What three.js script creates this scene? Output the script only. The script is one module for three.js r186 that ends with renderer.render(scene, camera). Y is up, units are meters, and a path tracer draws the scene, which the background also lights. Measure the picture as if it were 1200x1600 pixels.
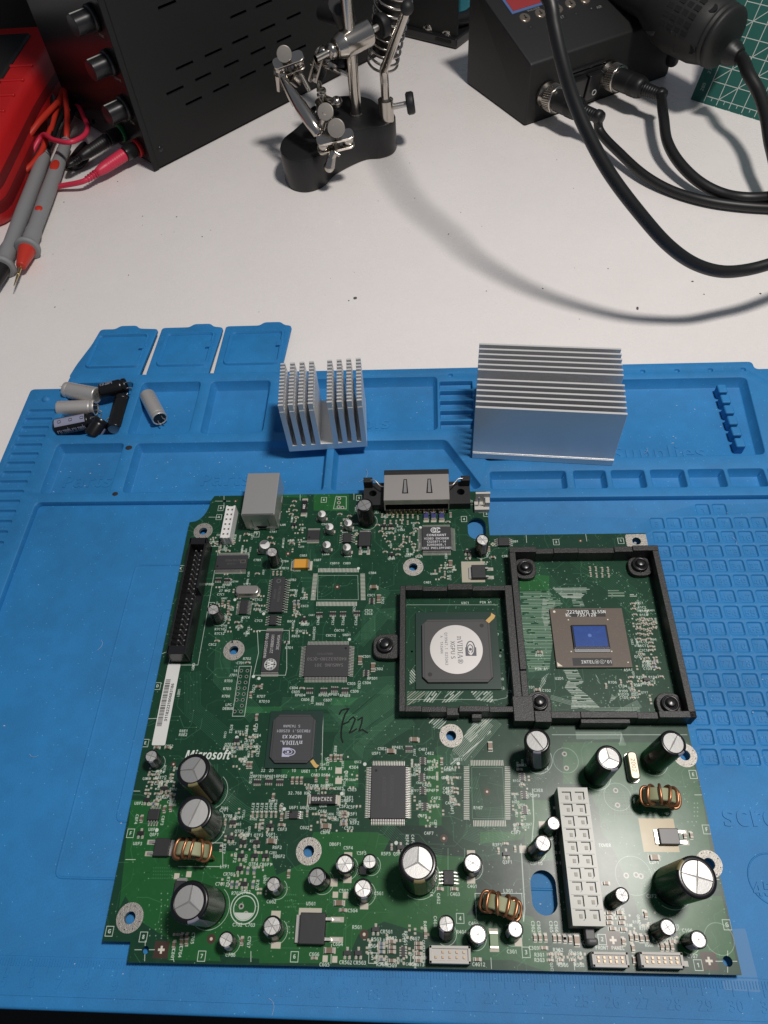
import * as THREE from 'three';
import { mergeGeometries, toCreasedNormals } from 'three/addons/utils/BufferGeometryUtils.js';
import { RoundedBoxGeometry } from 'three/addons/geometries/RoundedBoxGeometry.js';
import { FontLoader } from 'three/addons/loaders/FontLoader.js';
import { TextGeometry } from 'three/addons/geometries/TextGeometry.js';

// ---------------------------------------------------------------- camera, light, exposure
const scene = new THREE.Scene();
const PITCH = 0.9604, ROLL = 0.1002, YAW = -0.1115, EYE = 0.29361, FOCAL = 1127.1 / 1600;   // focal length in picture heights
const turnY = (x, y, z) => new THREE.Vector3(Math.cos(YAW) * x - Math.sin(YAW) * z, y, Math.sin(YAW) * x + Math.cos(YAW) * z);
const RIGHT = turnY(1, 0, 0), FWD = turnY(0, -Math.sin(PITCH), -Math.cos(PITCH)), DOWN = turnY(0, -Math.cos(PITCH), Math.sin(PITCH));
const camX = RIGHT.clone().multiplyScalar(Math.cos(ROLL)).addScaledVector(DOWN, Math.sin(ROLL));
const camD = DOWN.clone().multiplyScalar(Math.cos(ROLL)).addScaledVector(RIGHT, -Math.sin(ROLL));
const camera = new THREE.PerspectiveCamera(2 * Math.atan(0.5 / FOCAL) * 180 / Math.PI, 3 / 4, 0.01, 20);
camera.position.set(0, EYE, 0);
camera.quaternion.setFromRotationMatrix(new THREE.Matrix4().makeBasis(camX, camD.clone().negate(), FWD.clone().negate()));
scene.add(camera);

const renderer = new THREE.WebGLRenderer({ antialias: true });
renderer.setSize(768, 1024);
renderer.toneMapping = THREE.LinearToneMapping;
renderer.toneMappingExposure = 1;
renderer.shadowMap.enabled = true;
scene.background = new THREE.Color().setRGB(0.118, 0.131, 0.156);        // the dim room round the bench
const bulb = new THREE.PointLight(new THREE.Color().setRGB(1, 0.95, 0.9), 2.1, 0, 2);   // ceiling bulb over the right of the bench
bulb.position.set(0.255, 0.88, -0.185);
bulb.castShadow = true; bulb.shadow.radius = 3;
bulb.shadow.camera.near = 0.05; bulb.shadow.camera.far = 4;
scene.add(bulb);

// ---------------------------------------------------------------- helpers (all shapes are in millimetres, scaled to metres when a mesh is made)
let seed = 12345;
const rnd = () => { seed = (seed * 1664525 + 1013904223) >>> 0; return seed / 4294967296; };
const V = (x, y, z) => new THREE.Vector3(x, y, z);
const col = (r, g, b) => new THREE.Color().setRGB(r, g, b);
// the ray of a point of the photograph (1200 x 1600), and where it meets a level or a plane: used to survey the bench
function ray(px, py) { const x = (px - 600) / 1127.1, y = (py - 800) / 1127.1; return FWD.clone().addScaledVector(camX, x).addScaledVector(camD, y); }
function at(px, py, h = 0) { const d = ray(px, py), t = (EYE * 1000 - h) / -d.y; return V(d.x * t, h, d.z * t); }
function onPlane(px, py, p0, n) { const d = ray(px, py), o = V(0, EYE * 1000, 0); const t = n.dot(p0.clone().sub(o)) / n.dot(d); return o.addScaledVector(d, t); }
const used = {};
function numbered(n) { const k = (used[n] = (used[n] ?? -1) + 1); return k ? `${n}_${String(k).padStart(3, '0')}` : n; }
function prep(g) { if (!g.userData.mm) { g.scale(0.001, 0.001, 0.001); g.userData.mm = true; } return g; }
function put(o, x, y, z) { o.position.set(x * 0.001, y * 0.001, z * 0.001); return o; }
function mesh(name, geo, mat, parent = scene) {
  const m = new THREE.Mesh(prep(geo), mat); m.name = parent === scene ? numbered(name) : name; m.castShadow = m.receiveShadow = true; parent.add(m); return m;
}
function thing(name, label, category, group) {
  const o = new THREE.Group(); o.name = numbered(name); scene.add(o); return tag(o, label, category, group);
}
function tag(o, label, category, group) { o.userData.label = label; o.userData.category = category; if (group) o.userData.group = group; return o; }
function stuff(o) { o.userData.kind = 'stuff'; return o; }
function mg(list) {
  const gs = list.map((g) => { const h = g.index ? g.toNonIndexed() : g.clone(); for (const k of Object.keys(h.attributes)) if (!['position', 'normal', 'uv', 'color'].includes(k)) h.deleteAttribute(k); h.clearGroups(); return h; });
  if (!gs.every((g) => g.attributes.color)) gs.forEach((g) => g.deleteAttribute('color'));
  if (!gs.every((g) => g.attributes.uv)) gs.forEach((g) => g.deleteAttribute('uv'));
  return mergeGeometries(gs);
}
function paint(g, c) { const n = g.attributes.position.count, a = new Float32Array(n * 3); for (let i = 0; i < n; i++) { a[3 * i] = c[0]; a[3 * i + 1] = c[1]; a[3 * i + 2] = c[2]; } g.setAttribute('color', new THREE.BufferAttribute(a, 3)); return g; }
const bx = (w, h, d, x = 0, y = 0, z = 0) => new THREE.BoxGeometry(w, h, d).translate(x, y, z);
const rb = (w, h, d, r, x = 0, y = 0, z = 0, s = 2) => new RoundedBoxGeometry(w, h, d, s, r).translate(x, y, z);
const cyl = (r1, r0, h, x = 0, y = 0, z = 0, s = 24) => new THREE.CylinderGeometry(r1, r0, h, s).translate(x, y + h / 2, z);
const ball = (r, x = 0, y = 0, z = 0, s = 14) => new THREE.SphereGeometry(r, s, Math.ceil(s * 0.7)).translate(x, y, z);
const lathe = (p, s = 32, a = 0, b = Math.PI * 2) => new THREE.LatheGeometry(p.map((q) => new THREE.Vector2(q[0], q[1])), s, a, b);
const tube = (pts, r, n = 40, s = 10, closed = false) => new THREE.TubeGeometry(new THREE.CatmullRomCurve3(pts, closed, 'centripetal'), n, r, s, closed);
function rod(a, b, r0, r1 = r0, s = 16) {               // a capped bar from a to b
  const d = b.clone().sub(a), g = new THREE.CylinderGeometry(r1, r0, d.length(), s);
  g.applyQuaternion(new THREE.Quaternion().setFromUnitVectors(V(0, 1, 0), d.clone().normalize()));
  return g.translate((a.x + b.x) / 2, (a.y + b.y) / 2, (a.z + b.z) / 2);
}
function latheOn(p, a, b, s = 28) {                      // a turned shape whose axis runs from a towards b
  return lathe(p, s).applyQuaternion(new THREE.Quaternion().setFromUnitVectors(V(0, 1, 0), b.clone().sub(a).normalize())).translate(a.x, a.y, a.z);
}
function shape(pts, holes = []) {
  const s = new THREE.Shape(pts.map((p) => new THREE.Vector2(p[0], p[1])));
  for (const h of holes) s.holes.push(new THREE.Path(h.map((p) => new THREE.Vector2(p[0], p[1]))));
  return s;
}
const ringPts = (x, y, r, n = 28) => Array.from({ length: n }, (_, i) => [x + r * Math.cos(2 * Math.PI * i / n), y + r * Math.sin(2 * Math.PI * i / n)]);
function extrude(pts, h, holes = [], bevel = 0) {        // plan outline (x, z up the page as -z) raised from y = 0 to h
  const g = new THREE.ExtrudeGeometry(shape(pts, holes), { depth: h - 2 * bevel, bevelEnabled: bevel > 0, bevelThickness: bevel, bevelSize: bevel, bevelOffset: -bevel, bevelSegments: 2, curveSegments: 8 });
  return g.rotateX(-Math.PI / 2).translate(0, bevel, 0);
}
function boxUV(g, k = 1) {                               // texture coordinates in millimetres * k from the plane each face looks along
  if (g.index) g = g.toNonIndexed();
  const p = g.attributes.position, n = g.attributes.normal, a = new Float32Array(p.count * 2);
  for (let i = 0; i < p.count; i += 3) {
    let x = 0, y = 0, z = 0;
    for (let j = 0; j < 3; j++) { x += Math.abs(n.getX(i + j)); y += Math.abs(n.getY(i + j)); z += Math.abs(n.getZ(i + j)); }
    for (let j = 0; j < 3; j++) {
      const q = i + j, u = x > y && x > z ? p.getZ(q) : p.getX(q), w = y >= x && y >= z ? p.getZ(q) : p.getY(q);
      a[2 * q] = u * k; a[2 * q + 1] = w * k;
    }
  }
  g.setAttribute('uv', new THREE.BufferAttribute(a, 2)); return g;
}
function planUV(g) {                                     // one picture laid over the plan of a part
  g.computeBoundingBox(); const b = g.boundingBox, p = g.attributes.position, a = new Float32Array(p.count * 2);
  for (let i = 0; i < p.count; i++) { a[2 * i] = (p.getX(i) - b.min.x) / (b.max.x - b.min.x); a[2 * i + 1] = 1 - (p.getZ(i) - b.min.z) / (b.max.z - b.min.z); }
  g.setAttribute('uv', new THREE.BufferAttribute(a, 2)); return g;
}
function canvasTex(w, h, draw, srgb = true) {
  const c = document.createElement('canvas'); c.width = w; c.height = h; const x = c.getContext('2d'); draw(x, w, h);
  const t = new THREE.CanvasTexture(c); if (srgb) t.colorSpace = THREE.SRGBColorSpace; t.anisotropy = 8; return t;
}
function noiseTex(n, fn, rep, srgb = false) {            // a tiling noise: fn(values at several scales) -> 0..255
  const d = new Uint8Array(n * n * 4), layers = [4, 16, 64, n].map((k) => { const a = Float32Array.from({ length: k * k }, rnd); return (x, y) => {
    const fx = x * k / n, fy = y * k / n, x0 = Math.floor(fx), y0 = Math.floor(fy), tx = fx - x0, ty = fy - y0, sx = tx * tx * (3 - 2 * tx), sy = ty * ty * (3 - 2 * ty), q = (i, j) => a[((j + k) % k) * k + ((i + k) % k)];
    return (q(x0, y0) * (1 - sx) + q(x0 + 1, y0) * sx) * (1 - sy) + (q(x0, y0 + 1) * (1 - sx) + q(x0 + 1, y0 + 1) * sx) * sy; }; });
  for (let y = 0; y < n; y++) for (let x = 0; x < n; x++) { const v = fn(...layers.map((l) => l(x, y)), x, y), o = (y * n + x) * 4; const c = Array.isArray(v) ? v : [v, v, v]; d[o] = c[0]; d[o + 1] = c[1]; d[o + 2] = c[2]; d[o + 3] = 255; }
  const t = new THREE.DataTexture(d, n, n); t.wrapS = t.wrapT = THREE.RepeatWrapping; t.magFilter = THREE.LinearFilter; t.minFilter = THREE.LinearMipmapLinearFilter; t.generateMipmaps = true;
  if (srgb) t.colorSpace = THREE.SRGBColorSpace; t.repeat.set(rep, rep); t.needsUpdate = true; return t;
}
// ---------------------------------------------------------------- materials
const grain = noiseTex(256, (a, b, c, d) => 255 * (0.25 * c + 0.75 * d), 1 / 30);
const smudge = noiseTex(256, (a, b, c, d) => 255 * (0.25 + 0.3 * a + 0.25 * b + 0.15 * c + 0.05 * d), 1 / 70);
const std = (c, roughness = 0.5, metalness = 0, extra = {}) => new THREE.MeshStandardMaterial({ color: c, roughness, metalness, ...extra });
const M = {
  desk: std(col(0.93, 0.885, 0.86), 0.5, 0, { map: noiseTex(512, (a, b, c, d) => { const v = 240 + 4 * a + 2 * b + 1.5 * c + 4 * (d - 0.5); return [v, v, v]; }, 1 / 400, true), roughnessMap: smudge }),
  mat: std(col(1, 1, 1), 0.62, 0, { bumpMap: grain, bumpScale: 0.00004, map: noiseTex(1024, (a, b, c, d) => { const s = d > 0.9991 ? 70 : 0, e = 1 + 0.10 * (a - 0.5) + 0.07 * (b - 0.5) + 0.05 * (c - 0.5) + 0.07 * (d - 0.5); return [35 * e + s * 1.3, 119 * e + s, 178 * e + s * 0.7]; }, 1 / 260, true), side: THREE.DoubleSide }),
  blackPlastic: std(col(0.010, 0.010, 0.0105), 0.55, 0, { bumpMap: grain, bumpScale: 0.00006 }),
  blackGloss: std(col(0.012, 0.012, 0.013), 0.28),
  rubber: std(col(0.007, 0.007, 0.0075), 0.45),
  blackMetal: std(col(0.0035, 0.0038, 0.0038), 0.65, 0, { bumpMap: grain, bumpScale: 0.00005 }),
  dark: std(col(0.004, 0.004, 0.004), 0.9),
  frame: std(col(0.022, 0.0215, 0.021), 0.45, 0, { bumpMap: grain, bumpScale: 0.0001 }),
  chip: std(col(0.022, 0.022, 0.024), 0.55, 0, { bumpMap: grain, bumpScale: 0.00003 }),
  sleeve: std(col(0.006, 0.006, 0.007), 0.26),
  stripe: std(col(0.22, 0.22, 0.27), 0.3),
  gold: std(col(0.20, 0.17, 0.075), 0.35),
  alu: std(col(0.52, 0.515, 0.50), 0.45, 0.85, { bumpMap: grain, bumpScale: 0.00002 }),
  aluDull: std(col(0.62, 0.61, 0.60), 0.5, 0.9),
  extruded: std(col(0.76, 0.755, 0.75), 0.4, 0.45, { bumpMap: grain, bumpScale: 0.00003 }),
  chrome: std(col(0.54, 0.50, 0.45), 0.2, 1),
  nickel: std(col(0.45, 0.41, 0.36), 0.42, 0.75, { bumpMap: grain, bumpScale: 0.00003 }),
  tin: std(col(0.40, 0.38, 0.345), 0.5, 0.7, { bumpMap: grain, bumpScale: 0.00012 }),
  lead: std(col(0.55, 0.53, 0.50), 0.35, 0.85),
  brass: std(col(0.75, 0.58, 0.28), 0.3, 1),
  copper: std(col(0.42, 0.19, 0.095), 0.34, 0.8),
  core: std(col(0.33, 0.35, 0.20), 0.6),
  white: std(col(0.52, 0.50, 0.46), 0.5),
  atx: std(col(0.235, 0.24, 0.205), 0.34),
  red: std(col(0.50, 0.012, 0.014), 0.45, 0, { bumpMap: grain, bumpScale: 0.00008 }),
  pink: std(col(0.62, 0.03, 0.075), 0.42),
  orange: std(col(0.50, 0.032, 0.017), 0.42),
  grey: std(col(0.24, 0.245, 0.25), 0.6, 0, { bumpMap: grain, bumpScale: 0.00006 }),
  smd: new THREE.MeshStandardMaterial({ vertexColors: true, roughness: 0.4, metalness: 0.1 }),
};
// ---------------------------------------------------------------- the setting
const DESK = -4.5;
{
  const top = mesh('desk', boxUV(rb(1900, 25, 1250, 3, -60, DESK - 12.5, -622)), M.desk);
  tag(top, 'white laminate desk top that everything on the bench stands on', 'desk');
  const floor = mesh('floor', bx(5000, 20, 5000, 0, -760, 0), std(col(0.008, 0.008, 0.009), 0.8)); floor.userData.kind = 'structure';
}
// ---------------------------------------------------------------- the blue silicone mat
// polygons as [x, z] in mat millimetres; offset d > 0 grows a counter-clockwise one
function area2(p) { let s = 0; for (let i = 0; i < p.length; i++) { const a = p[i], b = p[(i + 1) % p.length]; s += a[0] * b[1] - b[0] * a[1]; } return s; }
function grow(pts, d) {
  const p = area2(pts) > 0 ? pts : [...pts].reverse(), n = p.length;
  return p.map((b, i) => {
    const a = p[(i + n - 1) % n], c = p[(i + 1) % n];
    const u = [b[0] - a[0], b[1] - a[1]], v = [c[0] - b[0], c[1] - b[1]], lu = Math.hypot(...u), lv = Math.hypot(...v);
    const n1 = [u[1] / lu, -u[0] / lu], n2 = [v[1] / lv, -v[0] / lv], k = 1 + n1[0] * n2[0] + n1[1] * n2[1];
    return [b[0] + d * (n1[0] + n2[0]) / k, b[1] + d * (n1[1] + n2[1]) / k];
  });
}
function soften(pts, r, k = 4) {                        // corners rounded off, the same number of points for every offset
  const out = [], n = pts.length;
  pts.forEach((b, i) => {
    const a = pts[(i + n - 1) % n], c = pts[(i + 1) % n], la = Math.hypot(a[0] - b[0], a[1] - b[1]), lc = Math.hypot(c[0] - b[0], c[1] - b[1]);
    const rr = Math.min(r, la * 0.45, lc * 0.45), s = [b[0] + (a[0] - b[0]) * rr / la, b[1] + (a[1] - b[1]) * rr / la], e = [b[0] + (c[0] - b[0]) * rr / lc, b[1] + (c[1] - b[1]) * rr / lc];
    for (let j = 0; j <= k; j++) { const t = j / k, q = 1 - t; out.push([q * q * s[0] + 2 * q * t * b[0] + t * t * e[0], q * q * s[1] + 2 * q * t * b[1] + t * t * e[1]]); }
  });
  return out;
}
function skin(pts, r, profile, k) {                     // bands between offset copies of an outline: profile = [[offset, height], ...] from outside up or in
  const loops = profile.map(([d, y]) => soften(grow(pts, d), Math.max(0.15, r + d), k).map((q) => V(q[0], y, q[1])));
  const pos = [], n = loops[0].length;
  for (let l = 0; l + 1 < loops.length; l++) for (let i = 0; i < n; i++) {
    const a = loops[l][i], b = loops[l][(i + 1) % n], c = loops[l + 1][(i + 1) % n], d = loops[l + 1][i];
    for (const q of [a, c, b, a, d, c]) pos.push(q.x, q.y, q.z);
  }
  const g = new THREE.BufferGeometry(); g.setAttribute('position', new THREE.Float32BufferAttribute(pos, 3)); g.computeVertexNormals();
  return g.setAttribute('uv', new THREE.Float32BufferAttribute(new Float32Array(pos.length / 3 * 2), 2));
}
function sheet(pts, y, holes = []) {                    // a level face, seen from above
  const g = new THREE.ShapeGeometry(shape(pts.map((p) => [p[0], -p[1]]), holes.map((h) => h.map((p) => [p[0], -p[1]]))));
  return g.rotateX(-Math.PI / 2).translate(0, y, 0).toNonIndexed();
}
const rect = (x0, z0, x1, z1) => [[x0, z0], [x1, z0], [x1, z1], [x0, z1]];
function recess(pts, r, y, depth, draft, holes, out, lip = 0.5) {
  holes.push(soften(grow(pts, lip), r + lip));
  out.push(skin(pts, r, [[lip, y], [lip * 0.35, y - lip * 0.2], [0, y - lip * 0.8], [-draft, y - depth + lip * 0.5], [-draft - lip, y - depth]]));
  out.push(sheet(soften(grow(pts, -draft - lip), Math.max(0.15, r - draft - lip)), y - depth));
}
{
  const RIM = 3, mat = thing('repair_mat', 'large blue silicone repair mat with moulded part trays, number grid and ruler', 'mat');
  const shell = [], rimHoles = [], floorHoles = [], fine = [];
  // tray row along the top
  recess(rect(-206.3, -295.2, -170.3, -255.4), 3, RIM, 6.4, 1.2, rimHoles, shell);
  recess(rect(-165, -294.6, -130.6, -255.2), 3, RIM, 6.4, 1.6, rimHoles, shell);
  recess(rect(-124.4, -294.3, -90, -255.1), 3, RIM, 6.4, 1.6, rimHoles, shell);
  recess(rect(-84, -294.6, 4.4, -255), 3, RIM, 6.4, 1.6, rimHoles, shell);
  for (let i = 0; i < 5; i++) recess(rect(5.8, -290.6 + i * 7.4, 24, -284.6 + i * 7.4), 0.8, RIM, 3.2, 0.3, rimHoles, shell, 0.3);
  recess([[28, -289.5], [172, -289.2], [168, -235.4], [28, -233.6]], 3, RIM, 6.4, 1.6, rimHoles, shell);
  // second row
  recess(rect(-202.2, -249, -165, -215.8), 2.5, RIM, 6.2, 1.5, rimHoles, shell);
  recess(rect(-158.2, -248.6, -54, -215.8), 2.5, RIM, 6.2, 1.5, rimHoles, shell);
  recess([[-50, -248], [8.7, -248], [25.6, -217.6], [23.5, -215.8], [-50, -215.8]], 2.5, RIM, 6.2, 1.5, rimHoles, shell);
  for (const [a, b] of [[30.3, 68], [71.8, 87.6], [90.4, 106.6], [109.6, 126], [128, 145.2], [147.2, 164.4], [166.5, 184]]) recess(rect(a, -226.4, b, -215.4), 1.5, RIM, 5.4, 1.2, rimHoles, shell);
  // slots down the left edge
  for (let i = 0; i < 24; i++) recess(rect(-227.3, -275 + i * 6.32, -210.9, -270.6 + i * 6.32), 1.6, RIM, 1.6, 0.4, rimHoles, shell, 0.3);
  // little screw holes along the top right edge
  for (const x of [12, 100, 118, 136.5, 154.5, 172]) recess(rect(x - 1.3, -296.6, x + 1.3, -294), 1.2, RIM, 1.4, 0.3, rimHoles, shell, 0.25);
  const rim = [[-230.4, 60], [-230.4, -290.9], [-209.9, -290.9], [-209.9, -301], [178, -301], [178, -295.2], [260, -295.2], [260, -210.2], [-202.2, -210.2], [-202.2, 60]];
  const rimEdge = [[0.7, RIM - 7.4], [0.5, RIM - 3], [0.3, RIM - 0.6], [0.05, RIM - 0.1], [-0.5, RIM]];
  shell.push(skin(rim, 2.5, rimEdge, 6), sheet(soften(grow(rim, -0.5), 2, 6), RIM, rimHoles));
  // working area with the grid of numbered cells
  const font = await new FontLoader().loadAsync('fonts/droid/droid_sans_bold.typeface.json');
  const word = (t, size, h, x, y, z, mid = true) => { const g = new TextGeometry(t, { font, size, depth: h, curveSegments: 2, bevelEnabled: false }); g.computeBoundingBox(); const w = g.boundingBox.max.x - g.boundingBox.min.x; return g.rotateX(-Math.PI / 2).translate(x - (mid ? w / 2 : 0), y, z); };
  const digits = [];
  const cell = (x, z, n) => { recess(rect(x - 6.3, z, x, z + 6.2), 1.1, 0, 0.8, 0.25, floorHoles, fine, 0.25); digits.push(word(String(n), 3.1, 0.22, x - 3.2, -0.86, z + 4.8)); };
  cell(134.7, -207.2, 1); cell(142.6, -207.2, 2);
  for (let r = 1; r <= 15; r++) for (let c = 0; c < 8; c++) cell(111.65 + 7.877 * c, -207.2 + 7.877 * r, 3 + 8 * (r - 1) + c);
  const work = rect(-205, -213, 260, 2.5);
  fine.push(skin(work, 2, [[0.5, -4.4], [0.4, -0.8], [0.1, -0.2], [-0.5, 0]]), sheet(soften(grow(work, -0.5), 1.5), 0, floorHoles));
  const body = mesh('tray_rim', boxUV(toCreasedNormals(mg(shell), 0.9)), M.mat, mat);
  mesh('work_surface', boxUV(toCreasedNormals(mg(fine), 0.9)), M.mat, mat);
  stuff(mesh('cell_number', boxUV(mg(digits)), M.mat, mat));
  // moulded words, outlines, ruler
  for (const [t, s, x, y, z] of [['Parts', 8, -183, -3.3, -224], ['Parts', 8, -108, -3.3, -224], ['Tools', 8, -36, -3.5, -262], ['Supplies', 8.5, 118, -3.5, -238], ['screw', 7.4, 122, 0, -60.6], ['45', 4.6, 116.5, 0, -37.6]]) mesh('raised_word', boxUV(word(t, s, 0.35, x, y, z)), M.mat, mat);
  const ridge = (pts, r, w = 0.5, h = 0.28, y = 0) => mesh('raised_outline', boxUV(skin(pts, r, [[w, y], [w * 0.4, y + h], [-w * 0.4, y + h], [-w, y]])), M.mat, mat);
  ridge(rect(-142, -174, 60, -38), 3); ridge(rect(-123.5, -150, 40, -58), 3, 0.4, 0.2);
  ridge(ringPts(121, -43, 8.5, 40), 0.4, 0.3, 0.25);
  const ticks = []; for (let i = 0; i <= 440; i++) { const len = i % 5 ? 2.3 : 4.4; ticks.push(bx(0.36, 0.2, len, -201 + i, 0.09, -12.1 + len / 2)); }
  stuff(mesh('ruler_tick', boxUV(mg(ticks)), M.mat, mat));
  const rn = []; for (let i = 1; i < 44; i++) rn.push(word(String(i), 3.4, 0.18, -201 + 10 * i, 0, -3.4));
  stuff(mesh('ruler_number', boxUV(mg(rn)), M.mat, mat));
  mesh('ruler_groove', boxUV(mg([bx(450, 0.3, 0.5, 20, 0.1, -1.35), bx(450, 0.15, 0.4, 20, 0.05, -13)])), M.mat, mat);
  // three flap lids laid back on the desk above the first trays
  for (const [x0, x1, t] of [[-207.8, -167.4, -187], [-164.6, -126.4, -140], [-124.4, -83.8, -96]]) {
    const lean = x0 < -200 ? 4 : 0;
    const o = [[x0 - 3 * (lean > 0), -300.8], [x1 - 1.4, -300.8], [x1 - 1.4, -306], [x1, -343.6], [t + 7.6, -344.6], [t + 5, -347.6], [t - 5, -347.6], [t - 7.6, -344.6], [x0 + lean, -344.6], [x0 + lean * 0.6, -330], [x0 - lean * 0.4, -312]];
    const inner = rect(x0 + 5, -338, x1 - 4, -309);
    const g = mg([skin(o, 2, [[0.3, -1.6], [0.2, -0.3], [-0.4, 0]]), sheet(soften(grow(o, -0.4), 1.6), 0), skin(inner, 3, [[1.3, 0], [0.6, 1.1], [-0.4, 1.2], [-1.2, 0.1]]), bx(3, 1.6, 5, x1 - 1.2 - 4, 0.7, -326)]);
    g.translate(0, 0, 300.8).rotateX(-0.055).translate(0, 2.6, -300.8);
    mesh('flap_lid', boxUV(toCreasedNormals(g, 0.7)), M.mat, mat);
  }
  // posts standing in the right-hand tray
  for (let i = 0; i < 6; i++) mesh('tray_post', boxUV(rb(4.8, 6, 6, 0.9, 158, -0.5, -282 + i * 7.6)), M.mat, mat);
  mesh('raised_dot', boxUV(ball(3.2, -219, 1.2, -283)), M.mat, mat);
  // a pale film of dried flux by the board's corner, lint and dust
  mesh('flux_mark', boxUV(mg([sheet(soften([[101, -27], [107.5, -27.5], [108, -9], [96, -9.5], [96, -12], [101.5, -12.4]], 1), 0.05), sheet(soften([[112, -16], [114, -17], [117, -6], [115.5, -5.6]], 0.5), 0.05)])), std(col(0.05, 0.205, 0.44), 0.55), mat);
  // two burnt spots on the walls of the second tray row
  for (const [x, z, s] of [[-161.6, -245.6, 1.6], [-161.5, -214.8, 1.3]]) mesh('burn_mark', new THREE.IcosahedronGeometry(s, 1).scale(1.2, 0.25, 1).translate(x, 3, z), std(col(0.02, 0.016, 0.014), 0.8), mat);
  const g = [];
  for (const [x, y, h, L, a] of [[572, 733, -3, 9, 0.9], [508, 728, 0, 4, 0.3], [1120, 1440, 0, 6, 1.2], [158, 1000, 0, 5, 0.6], [420, 1560, 0, 5, 0.2], [1010, 700, -3, 4, 1], [640, 700, -3, 3, 2], [60, 1180, 0, 4, 2.2], [1145, 840, 0, 4, 0.4], [960, 770, 0, 3, 1.4]]) { const p = at(x, y, h + 0.25); g.push(tube([0, 1, 2, 3].map((i) => V(p.x + Math.cos(a + i * 0.35) * L * i / 3, p.y, p.z + Math.sin(a + i * 0.35) * L * i / 3)), 0.07, 10, 4)); }
  const spot = (x, z, y, r) => g.push(new THREE.IcosahedronGeometry(r, 0).scale(1 + rnd(), 0.4, 1).translate(x, y, z));
  for (let i = 0; i < 90; i++) spot(-225 + rnd() * 420, -205 + rnd() * 205, 0.06, 0.1 + rnd() * 0.16);
  for (let i = 0; i < 40; i++) spot(-200 + rnd() * 150, -243 + rnd() * 24, -3.05, 0.12 + rnd() * 0.2);
  for (let i = 0; i < 30; i++) spot(40 + rnd() * 120, -282 + rnd() * 40, -3.2, 0.12 + rnd() * 0.2);
  for (let i = 0; i < 24; i++) spot(-160 + rnd() * 160, -288 + rnd() * 30, -3.2, 0.1 + rnd() * 0.15);
  const l = stuff(mesh('lint', mg(g), std(col(0.45, 0.52, 0.6), 0.8))); l.userData.label = 'pale lint and dust specks lying on the blue mat';
}
// ---------------------------------------------------------------- the motherboard: its own axes are u (right), y (up from its face), -v (towards the viewer)
const TOP = 4, TURN = 0.0089, ORIGIN = at(159.5, 1470.5, TOP);
const board = thing('motherboard', 'green motherboard with chips, capacitors and black cooler frames lying on the blue mat', 'circuit board');
put(board, ORIGIN.x, TOP, ORIGIN.z); board.rotation.y = TURN;
function bd(px, py, up = 0) {                           // board millimetres of a surveyed point at height `up` over the board's face
  const q = at(px, py, TOP + up).sub(ORIGIN), c = Math.cos(TURN), s = Math.sin(TURN);
  return [c * q.x - s * q.z, -(s * q.x + c * q.z)];
}
const bv = (px, py, up = 0) => { const q = bd(px, py, up); return V(q[0], up, -q[1]); };
const span = (a, b, up) => { const p = bd(a[0], a[1], up), q = bd(b[0], b[1], up); return { u: (p[0] + q[0]) / 2, v: (p[1] + q[1]) / 2, w: Math.abs(q[0] - p[0]), d: Math.abs(q[1] - p[1]) }; };
// pads and prints are collected while the parts are placed, then drawn once on the board's face
const prints = [];
const S = 9.2, BW = 2020, BH = 1850, VMAX = 194.6;
const pad = (u, v, w, d, c = '#b9b2a4') => prints.push((x) => { x.fillStyle = c; x.fillRect((u - w / 2) * S, (VMAX - v - d / 2) * S, w * S, d * S); });

// ---- chip packages
function legs(w, d, sides, nx, nz, len, y, tw) {
  const g = [];
  const one = (x, z, sx, sz) => {                       // foot and shoulder of a gull-wing leg
    const W = sx ? 1 : 0;
    g.push(bx(W ? len * 0.45 : tw, 0.18, W ? tw : len * 0.45, x + sx * len * 0.22, y, z + sz * len * 0.22));
    g.push(bx(W ? 0.18 : tw, y, W ? tw : 0.18, x + sx * len * 0.45, y / 2, z + sz * len * 0.45));
    g.push(bx(W ? len * 0.55 : tw, 0.18, W ? tw : len * 0.55, x + sx * len * 0.72, 0.1, z + sz * len * 0.72));
  };
  if (sides !== 'lr') for (let i = 0; i < nx; i++) for (const s of [-1, 1]) one(((i + 0.5) / nx - 0.5) * w * 0.96, s * d / 2, 0, s);
  if (sides !== 'tb') for (let i = 0; i < nz; i++) for (const s of [-1, 1]) one(s * w / 2, ((i + 0.5) / nz - 0.5) * d * 0.96, s, 0);
  return mg(g);
}
function printed(w, d, draw, base = '#303033') {
  const k = Math.min(24, 700 / Math.max(w, d));
  return canvasTex(Math.round(w * k), Math.round(d * k), (x, W, H) => { x.fillStyle = base; x.fillRect(0, 0, W, H); x.scale(k, k); draw(x, w, d); });
}
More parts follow.
